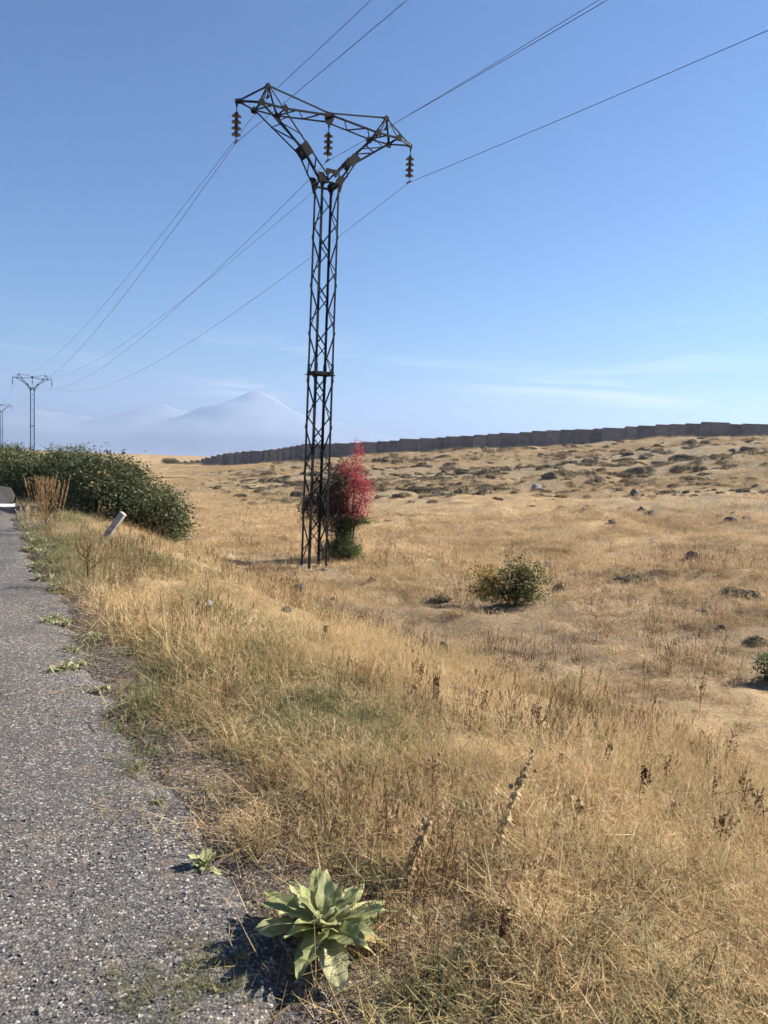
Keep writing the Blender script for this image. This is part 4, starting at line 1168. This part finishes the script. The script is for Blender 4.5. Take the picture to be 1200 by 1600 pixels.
# ================================================================== parked white car at the left edge
M_paint = mat('white_car_paint', (.78, .78, .77), .22, 0, .5)
M_cglass = mat('dark_car_glass', (.015, .018, .02), .06, 0, .6)
M_tyre = mat('tyre_rubber', (.018, .018, .018), .85)
M_rim = mat('alloy_rim', (.35, .35, .36), .35, .8)
M_mirror = mat('mirror_glass', (.55, .58, .6), .04, 1.0)
M_blk = mat('black_plastic', (.03, .03, .032), .45)
M_tail = mat('red_tail_lamp', (.35, .012, .012), .15, 0, .5)
def make_car():
    root = thing('parked_car'); tag(root, 'white parked car whose door mirror shows at the left picture edge', 'car')
    # body loft along local Y (forward); x to the right
    st = [(-2.08, .66, .42, .80, .84), (-2.02, .76, .34, .92, .94), (-1.7, .82, .26, .98, .97), (-1.0, .845, .24, .96, .96), (0, .85, .24, .94, .95), (.9, .845, .24, .92, .93), (1.5, .83, .26, .86, .87), (1.95, .76, .30, .74, .75), (2.10, .62, .40, .64, .65)]
    prof = lambda hw, zl, zb, zt: [(-hw * .90, zl), (-hw * .985, zl + .10), (-hw, (zl + zb) * .52), (-hw * .965, zb - .05), (-hw * .90, zb), (-hw * .45, zt + .015), (0, zt + .02)]
    V = []; F = []
    for y, hw, zl, zb, zt in st:
        h_ = prof(hw, zl, zb, zt); row = h_ + [(-x, z) for x, z in reversed(h_[:-1])]
        V += [(x, y, z) for x, z in row]
    n = 13
    for i in range(len(st) - 1):
        for k in range(n): F.append((i * n + k, i * n + (k + 1) % n, (i + 1) * n + (k + 1) % n, (i + 1) * n + k))
    F += [tuple(range(n)), tuple((len(st) - 1) * n + k for k in range(n - 1, -1, -1))]
    MB().add(V, F).build('body', M_paint, root, True)
    # greenhouse glass and roof
    gs = [(-1.78, .70, .97, .70), (-1.15, .74, .95, .60), (.35, .74, .95, .60), (1.18, .70, .93, .66)]
    rf = [(-1.12, .56, 1.42), (-.4, .58, 1.47), (.28, .56, 1.45)]
    b = MB()
    lo = [(-.70, -1.80, .95), (.70, -1.80, .95), (.73, 1.20, .91), (-.73, 1.20, .91)]; hi = [(-.56, -1.12, 1.41), (.56, -1.12, 1.41), (.56, .28, 1.44), (-.56, .28, 1.44)]
    b.add(lo + hi, [(0, 1, 5, 4), (1, 2, 6, 5), (2, 3, 7, 6), (3, 0, 4, 7)]); b.build('glasshouse', M_cglass, root)
    V = []; F = []
    for y, hw, z in rf:
        V += [(-hw - .02, y, z - .05), (-hw * .8, y, z), (0, y, z + .025), (hw * .8, y, z), (hw + .02, y, z - .05)]
    for i in range(2):
        for k in range(4): F.append((i * 5 + k, i * 5 + k + 1, (i + 1) * 5 + k + 1, (i + 1) * 5 + k))
    MB().add(V, F).build('roof', M_paint, root, True)
    for sx in (1, -1):
        for p, q in (((.72, -1.72, .96), (.575, -1.10, 1.42)), ((.745, -.35, .95), (.575, -.35, 1.44)), ((.735, 1.16, .92), (.575, .28, 1.44))):
            MB().tube([(sx * p[0], p[1], p[2]), (sx * q[0], q[1], q[2])], .035, 6).build('pillar', M_paint, root, True)
        MB().box((sx * .853, -.35, .62), (.008, .008, .56)).build('door_seam', M_blk, root)
        MB().box((sx * .862, -.62, .80), (.03, .16, .03)).build('door_handle', M_paint, root)
        MB().box((sx * .70, -2.035, .80), (.20, .10, .14)).build('tail_lamp', M_tail, root)
        # mirror: housing with a white rim, dark shell, glass facing back
        mr = MB(); V = []; F = []
        ring = [(-.11, -.055), (-.10, .06), (-.02, .085), (.08, .07), (.115, .0), (.10, -.065), (0, -.085)]
        for y, s_ in ((-.02, 1.0), (.04, .96), (.09, .6)):
            V += [(sx * (.99 + x * s_), .78 + y, 1.02 + z * s_) for x, z in ring]
        for i in range(2):
            for k in range(7): F.append((i * 7 + k, i * 7 + (k + 1) % 7, (i + 1) * 7 + (k + 1) % 7, (i + 1) * 7 + k))
        F.append(tuple(14 + k for k in range(7)))
        mr.add(V, F); mo_ = mr.build('door_mirror', M_blk, root, True)
        MB().add([(sx * (.99 + x * .9), .765, 1.02 + z * .9) for x, z in ring], [tuple(range(7))]).build('mirror_glass', M_mirror, mo_)
        MB().box((sx * .99, .80, 1.02 - .082), (.20, .10, .022)).build('mirror_trim', M_paint, mo_)
        MB().box((sx * .87, .81, .985), (.10, .05, .04)).build('mirror_arm', M_blk, mo_)
    for sx in (1, -1):
        for y in (-1.28, 1.30):
            w = thing('wheel'); w.parent = root; w.location = (sx * .76, y, .30)
            t = MB().lathe([(.20, -.09), (.29, -.095), (.305, -.06), (.305, .06), (.29, .095), (.20, .09)], n=28); V = [(z * 1, x, y_) for x, y_, z in t.v]; t.v = [(c[2], c[0], c[1]) for c in t.v]
            t.build('tyre', M_tyre, w, True)
            q = MB().lathe([(.05, -.08), (.19, -.075), (.205, -.09), (.205, .09), (.19, .075), (.05, .08)], n=20); q.v = [(c[2], c[0], c[1]) for c in q.v]
            q.build('rim', M_rim, w, True)
    return root
car = make_car()
car_rot = math.atan2(RD.y, RD.x) - math.pi / 2
_mp = at_depth(2, 783, 6.25)
_off = Matrix.Rotation(car_rot, 3, 'Z') @ Vector((.99, .78, 0))
car.location = (_mp.x - _off.x, _mp.y - _off.y, .012); car.rotation_euler = (0, 0, car_rot)

# ================================================================== grass and gravel: nobody could count these
PLIB = bpy.data.collections.new('plant_library')        # never linked to the scene: only instanced
def strip_blades(P0, az, ln, w, bend, lean, r, nseg=3, tint=None):
    """tapering curved blades; returns verts, quads, tint"""
    n = len(P0); u = np.linspace(0, 1, nseg + 1)
    d = np.stack([np.cos(az), np.sin(az)], 1)
    sd = np.stack([-np.sin(az + r.normal(0, .6, n)), np.cos(az)], 1); sd /= np.linalg.norm(sd, axis=1)[:, None]
    V = np.zeros((n, nseg + 1, 2, 3))
    for k, t in enumerate(u):
        ang = lean + bend * t
        hor = ln * (t * np.sin(lean + bend * t * .5)); ver = ln * (t * np.cos(lean + bend * t * .5))
        c = np.zeros((n, 3)); c[:, :2] = P0[:, :2] + d * hor[:, None]; c[:, 2] = P0[:, 2] + ver
        ww = (w * (1 - .85 * t ** 1.5))[:, None] * .5
        V[:, k, 0, :] = c; V[:, k, 1, :] = c
        V[:, k, 0, :2] -= sd * ww; V[:, k, 1, :2] += sd * ww
    base = np.arange(n)[:, None] * (nseg + 1) * 2 + np.arange(nseg)[None, :] * 2
    F = np.stack([base, base + 1, base + 3, base + 2], -1).reshape(-1, 4)
    t = np.repeat(tint if tint is not None else r.random(n), nseg)
    return V.reshape(-1, 3), F, t

def add_lib(coll, nm, parts, m):
    V = []; F = []; T = []; o = 0
    for v, f, t in parts:
        V.append(v); F.append(f + o); T.append(t); o += len(v)
    me = fast_mesh(nm, np.concatenate(V), np.concatenate(F), False, [m], tint=np.concatenate(T))
    ob = bpy.data.objects.new(nm, me); coll.objects.link(ob)

def new_lib(nm):
    return bpy.data.collections.new(nm)

def tuft(seed, n, rad, l0, l1, w, lean=.35, bend=.9, tone=(0, 1)):
    r = np.random.default_rng(seed)
    P = np.zeros((n, 3)); P[:, :2] = r.normal(0, rad, (n, 2)); P[:, 2] = -.01
    az = r.uniform(0, 6.28, n)
    return strip_blades(P, az, r.uniform(l0, l1, n), w * r.uniform(.6, 1.3, n), r.uniform(-.2, bend, n), np.abs(r.normal(0, lean, n)), r, 3, tone[0] + (tone[1] - tone[0]) * r.random(n))

def seeded(seed, n, rad, l0, l1, w, tone=(.35, 1)):
    """flowering stems with a loose panicle of spikelets"""
    r = np.random.default_rng(seed); parts = []
    P = np.zeros((n, 3)); P[:, :2] = r.normal(0, rad, (n, 2))
    az = r.uniform(0, 6.28, n); ln = r.uniform(l0, l1, n); lean = np.abs(r.normal(0, .22, n)); bend = r.uniform(0, .5, n); tt = tone[0] + (tone[1] - tone[0]) * r.random(n)
    parts.append(strip_blades(P, az, ln, np.full(n, w), bend, lean, r, 4, tt))
    Q = []; A = []; LN = []; TQ = []
    for i in range(n):
        for k in range(9):
            t = .70 + .30 * k / 9
            a = lean[i] + bend[i] * t * .5
            c = P[i] + np.array([math.cos(az[i]) * ln[i] * t * math.sin(a), math.sin(az[i]) * ln[i] * t * math.sin(a), ln[i] * t * math.cos(a)])
            Q.append(c); A.append(r.uniform(0, 6.28)); LN.append(r.uniform(.012, .03)); TQ.append(tt[i] * .7 + .3)
    m_ = len(Q)
    parts.append(strip_blades(np.array(Q), np.array(A), np.array(LN), np.full(m_, w * 1.8), r.uniform(-.3, .5, m_), r.uniform(.2, 1.1, m_), r, 1, np.array(TQ)))
    return parts
def litter(seed, n, rad, w):
    """fallen straws lying criss-cross"""
    r = np.random.default_rng(seed)
    P = np.zeros((n, 3)); P[:, :2] = r.normal(0, rad, (n, 2)); P[:, 2] = r.uniform(.005, .09, n)
    return strip_blades(P, r.uniform(0, 6.28, n), r.uniform(.06, .22, n), w * r.uniform(.6, 1.4, n), r.uniform(-.4, .4, n), r.normal(1.35, .22, n), r, 2)

lib_tall = new_lib('tall_grass_tufts')
for k in range(5): add_lib(lib_tall, f'tuft{k}', [tuft(10 + k, 44, .07, .04, .15, .0032, .75, 1.5), litter(20 + k, 40, .11, .0032)], M_straw)
for k in range(5): add_lib(lib_tall, f'tuftb{k}', seeded(30 + k, 5, .07, .12, .30, .0022) + [tuft(40 + k, 30, .07, .04, .13, .0032, .8, 1.5, (0, .85)), litter(45 + k, 34, .11, .0032)], M_straw)
for k in range(2): add_lib(lib_tall, f'stalk{k}', [tuft(200 + k, 2, .05, .22, .42, .0034, .75, .5, (.85, 1.0)), tuft(205 + k, 22, .07, .04, .12, .0032, .8, 1.5), litter(207 + k, 24, .11, .0034)], M_straw)
lib_short = new_lib('short_grass_tufts')
for k in range(6): add_lib(lib_short, f'short{k}', [tuft(60 + k, 60, .10, .03, .11, .006, .6, 1.0), litter(70 + k, 16, .12, .005)], M_straw_far)
lib_field = new_lib('field_grass_tufts')
for k in range(6): add_lib(lib_field, f'field{k}', [tuft(80 + k, 60, .20, .04, .12, .010, .65, 1.1), litter(85 + k, 22, .22, .008)] + seeded(90 + k, 3, .14, .10, .22, .006), M_straw_far)
lib_herb = new_lib('green_herb_tufts')
for k in range(4): add_lib(lib_herb, f'herb{k}', [tuft(100 + k, 50, .06, .03, .13, .006, .7, 1.2), litter(105 + k, 10, .07, .006)], M_herb)
lib_brown = new_lib('brown_herb_tufts')
for k in range(4): add_lib(lib_brown, f'brown{k}', seeded(110 + k, 6, .04, .12, .30, .0032, (0, .6)) + [tuft(115 + k, 26, .05, .04, .14, .004, .6, 1.0, (0, .8))], M_brown)
lib_grav = new_lib('pebbles')
M_peb = plant_mat('road_chippings', [(0, (.06, .055, .055)), (.5, (.14, .13, .13)), (.85, (.24, .225, .215)), (1, (.42, .40, .37))], transl=0, rnd_w=1.0, rough=.9)
for k in range(5):
    me = RK[k].copy(); me.materials.clear(); me.materials.append(M_peb)
    lib_grav.objects.link(bpy.data.objects.new(f'pebble{k}', me))
    import bmesh as _bm
    bb = _bm.new(); _bm.ops.create_icosphere(bb, subdivisions=1, radius=1)
    rr_ = np.random.default_rng(k)
    for v in bb.verts: v.co = Vector((v.co.x * rr_.uniform(.7, 1.2), v.co.y * rr_.uniform(.7, 1.2), v.co.z * rr_.uniform(.5, .9)))
    bb.to_mesh(me); bb.free()

def scatter(name, pts, rot, scl, lib, label, cat):
    me = bpy.data.meshes.new(name)
    me.vertices.add(len(pts)); me.vertices.foreach_set('co', np.asarray(pts, np.float32).ravel())
    a = me.attributes.new('rot', 'FLOAT_VECTOR', 'POINT'); a.data.foreach_set('vector', np.asarray(rot, np.float32).ravel())
    a = me.attributes.new('scl', 'FLOAT_VECTOR', 'POINT'); a.data.foreach_set('vector', np.asarray(scl, np.float32).ravel())
    a = me.attributes.new('pick', 'INT', 'POINT'); a.data.foreach_set('value', rng.integers(0, 1000, len(pts)).astype(np.int32))
    ob = link(name, me)
    ng = bpy.data.node_groups.new(name, 'GeometryNodeTree')
    ng.interface.new_socket('Geometry', in_out='INPUT', socket_type='NodeSocketGeometry')
    ng.interface.new_socket('Geometry', in_out='OUTPUT', socket_type='NodeSocketGeometry')
    nd = ng.nodes
    i = nd.new('NodeGroupInput'); o = nd.new('NodeGroupOutput'); ip = nd.new('GeometryNodeInstanceOnPoints'); ci = nd.new('GeometryNodeCollectionInfo')
    ci.inputs['Collection'].default_value = lib; ci.inputs['Separate Children'].default_value = True; ci.inputs['Reset Children'].default_value = True
    ip.inputs['Pick Instance'].default_value = True
    def attr(nm, ty):
        q = nd.new('GeometryNodeInputNamedAttribute'); q.data_type = ty; q.inputs['Name'].default_value = nm
        return next(s for s in q.outputs if s.enabled and s.name == 'Attribute')
    ng.links.new(i.outputs[0], ip.inputs['Points']); ng.links.new(ci.outputs[0], ip.inputs['Instance'])
    ng.links.new(attr('pick', 'INT'), ip.inputs['Instance Index'])
    ng.links.new(attr('rot', 'FLOAT_VECTOR'), ip.inputs['Rotation']); ng.links.new(attr('scl', 'FLOAT_VECTOR'), ip.inputs['Scale'])
    ng.links.new(ip.outputs['Instances'], o.inputs[0])
    md = ob.modifiers.new('scatter', 'NODES'); md.node_group = ng
    ob['kind'] = 'stuff'; ob['label'] = label; ob['category'] = cat
    return ob

def polar_points(r0, r1, per_m2, half_ang=40):
    a = math.radians(half_ang); area = a * (r1 * r1 - r0 * r0)
    n = int(area * per_m2)
    r = np.sqrt(rng.random(n) * (r1 * r1 - r0 * r0) + r0 * r0); th = rng.uniform(-a, a, n)
    return r * np.sin(th), r * np.cos(th)
def keepers(x, y, prob):
    k = rng.random(len(x)) < prob
    return x[k], y[k]
def put(x, y, smin, smax, sq=1.0, sink=.0, tilt=.12):
    n = len(x); z = H(x, y) - sink
    sc_ = rng.uniform(smin, smax, n)
    return np.stack([x, y, z], 1), np.stack([rng.normal(0, tilt, n), rng.normal(0, tilt, n), rng.uniform(0, 6.28, n)], 1), np.stack([sc_, sc_, sc_ * sq * rng.uniform(.75, 1.25, n)], 1)
def tall_zone(x, y):
    s, t = road_st(x, y)
    w = 5.6 + 1.8 * (fbm(x * .35, y * .35, 2, 33) - .5)
    return smooth(-.12, .5, s - .22 * smooth(.8, 3.0, t) + .8 * (fbm(x * 1.4, y * 1.4, 2, 34) - .5)) * (1 - smooth(w - .7, w + .6, s))
def merge(*a): return [np.concatenate(c) for c in zip(*a)]

def grazed(x, y): return np.exp(-((x - 3.0) / 7) ** 4 - ((y - 14.0) / 4) ** 4)
# tall dry grass of the bank
A = []
for r0, r1, dn, s0, s1 in ((1.2, 4.5, 190, .6, 1.0), (4.5, 9, 110, .75, 1.2), (9, 17, 70, .62, 1.0), (17, 32, 28, .7, 1.1)):
    x, y = polar_points(r0, r1, dn)
    pt = fbm(x * .9, y * .9, 3, 35)
    x, y = keepers(x, y, tall_zone(x, y) * (.22 + 1.0 * smooth(.40, .57, pt)))
    P_, R_, S_ = put(x, y, s0, s1); ss_, tt_ = road_st(x, y)
    S_ *= (1 - .4 * smooth(6, 9, tt_) * (1 - smooth(3, 4.5, ss_)))[:, None] * (.75 + .5 * fbm(x * .5, y * .5, 2, 99))[:, None]
    A.append((P_, R_, S_))
x, y = polar_points(17, 23.5, 26)
s, _ = road_st(x, y); x, y = keepers(x, y, smooth(6.4, 7.0, s) * (1 - smooth(9.0, 10, s)) * smooth(.42, .56, fbm(x * .4, y * .4, 2, 36)))
A.append(put(x, y, .8, 1.3))
scatter('tall_dry_grass', *merge(*A), lib_tall, 'tall golden dry grass covering the roadside bank', 'grass')
# short grazed grass
A = []
for r0, r1, dn, s0, s1 in ((4, 10, 55, .6, 1.1), (10, 20, 46, .6, 1.3), (20, 36, 12, 1.1, 1.9)):
    x, y = polar_points(r0, r1, dn); s, _ = road_st(x, y)
    x, y = keepers(x, y, (1 - tall_zone(x, y)) * smooth(3.5, 5, s) * (.12 + .75 * smooth(.42, .58, fbm(x * .7, y * .7, 3, 37))) * (1 - .35 * grazed(x, y)))
    A.append(put(x, y, s0, s1))
scatter('short_grazed_grass', *merge(*A), lib_short, 'short grazed dry grass of the open field', 'grass')
# golden grass farther out
A = []
for r0, r1, dn, s0, s1 in ((15, 30, 9, .8, 1.3), (30, 60, 4.0, 1.0, 1.8), (60, 125, 2.2, 1.2, 2.2), (125, 330, .10, 2.0, 4.0)):
    x, y = polar_points(r0, r1, dn, 36); s, _ = road_st(x, y)
    hm = hill_mask(x, y)
    pt = fbm(x * .10, y * .22, 3, 38)
    x, y = keepers(x, y, smooth(6.5, 8, s) * (1 - .15 * hm) * (1 - .55 * grazed(x, y)) * (.12 + .9 * smooth(.40, .56, pt)))
    A.append(put(x, y, s0, s1))
scatter('golden_field_grass', *merge(*A), lib_field, 'golden dry grass in bands across the far field', 'grass')
# dry straws strewn over the stony strip beside the asphalt
lib_lit = new_lib('straw_litter')
for k in range(4): add_lib(lib_lit, f'lit{k}', [litter(150 + k, 26, .12, .0034), tuft(155 + k, 9, .08, .03, .10, .0034, .8, 1.4)], M_straw)
A = []
for r0, r1, dn in ((1.3, 5, 60), (5, 13, 34)):
    x, y = polar_points(r0, r1, dn); s, _ = road_st(x, y)
    x, y = keepers(x, y, smooth(-.35, .25, s + .7 * (fbm(x * 2, y * 2, 2, 97) - .5)) * (1 - smooth(1.2, 2.2, s)) * (.25 + .75 * smooth(.4, .6, fbm(x * 2.6, y * 2.6, 2, 98))))
    A.append(put(x, y, .6, 1.1, .5))
for px, py, n_, sg in ((200, 1272, 4, .07), (130, 1540, 4, .05), (240, 1240, 4, .06), (330, 1300, 5, .09)):
    g = on_ground(px, py); A.append(put(rng.normal(g.x, sg, n_), rng.normal(g.y, sg, n_), .2, .4, .4, -.052))
scatter('straw_litter', *merge(*A), lib_lit, 'dry straws strewn over the stony strip beside the asphalt', 'ground cover')
# small scrub between the countable cushions
lib_scrub = new_lib('small_scrub')
for k in range(5): lib_scrub.objects.link(bpy.data.objects.new(f'scrub{k}', CUSH[k]))
A = []
for r0, r1, dn in ((42, 75, 1.5), (75, 118, .8)):
    x, y = polar_points(r0, r1, dn, 34)
    x, y = keepers(x, y, hill_mask(x, y) * smooth(.36, .55, fbm(x * .12, y * .2, 3, 95)) * (y < 99))
    P_, R_, S_ = put(x, y, .10, .30, .85, .0, .05); S_[:, 0] *= rng.uniform(.9, 1.8, len(x))
    R_[:, 2] = rng.uniform(-.5, .5, len(x)); A.append((P_, R_, S_))
x, y = polar_points(13, 44, .30, 34); s, _ = road_st(x, y)
x, y = keepers(x, y, smooth(6.5, 9, s) * smooth(.5, .66, fbm(x * .2, y * .3, 3, 96)))
A.append(put(x, y, .08, .2, .45, .0, .05))
scatter('low_scrub', *merge(*A), lib_scrub, 'small dark scrub tufts dotted over the hillside and field', 'ground cover')
# green-grey herbs low in the verge and in damp spots
A = []
for r0, r1, dn, s0, s1 in ((1.2, 5, 130, .4, .95), (5, 12, 65, .6, 1.1), (12, 24, 12, .8, 1.4)):
    x, y = polar_points(r0, r1, dn); s, _ = road_st(x, y)
    pt = fbm(x * 1.2, y * 1.2, 3, 39)
    pr = smooth(-.1, .45, s + .8 * (pt - .5)) * ((1 - smooth(.9, 1.9, s)) * (.35 + .65 * smooth(.38, .52, pt)) + .45 * smooth(.50, .62, pt) * (1 - smooth(5, 7, s)))
    x, y = keepers(x, y, pr)
    A.append(put(x, y, s0, s1))
for px, py, n_, sg in ((300, 1565, 26, .10), (262, 1590, 12, .08), (215, 1215, 14, .07), (345, 1520, 8, .07)):
    g = on_ground(px, py); A.append(put(rng.normal(g.x, sg, n_), rng.normal(g.y, sg, n_), .16, .34, 1, -.055))
scatter('green_verge_herbs', *merge(*A), lib_herb, 'low grey-green herbs between the asphalt and the dry grass', 'ground cover')
A = []
for r0, r1, dn, s0, s1 in ((1.2, 5, 40, .6, 1.0), (5, 12, 16, .8, 1.3), (12, 26, 4, 1.0, 1.7)):
    x, y = polar_points(r0, r1, dn); s, _ = road_st(x, y)
    x, y = keepers(x, y, smooth(.1, .7, s) * smooth(.45, .62, fbm(x * .8, y * .8, 3, 44)))
    A.append(put(x, y, s0, s1))
scatter('brown_dry_herbs', *merge(*A), lib_brown, 'small brown dead herbs scattered through the grass', 'ground cover')
# loose chippings on and beside the asphalt
A = []
for r0, r1, dn in ((1.3, 3.2, 2600), (3.2, 6, 900), (6, 11, 220)):
    x, y = polar_points(r0, r1, dn, 38); s, t = road_st(x, y)
    pr = smooth(-3.0, .0, s) * (1 - smooth(.35, .8, s)) * (.25 + .75 * fbm(x * 3, y * 3, 2, 46)) * .55 + .10 * (s < 0)
    x, y = keepers(x, y, pr); s, t = road_st(x, y)
    P_, R_, S_ = put(x, y, .0025, .0062, .8, 0, 1.0)
    big = rng.random(len(x)) < .025; S_[big] *= 1.9
    P_[:, 2] = np.maximum(P_[:, 2], np.where(s < .05, road_z(t) + .005, -9)) + .001
    A.append((P_, R_, S_))
scatter('loose_chippings', *merge(*A), lib_grav, 'loose grey stone chippings along the asphalt', 'gravel')
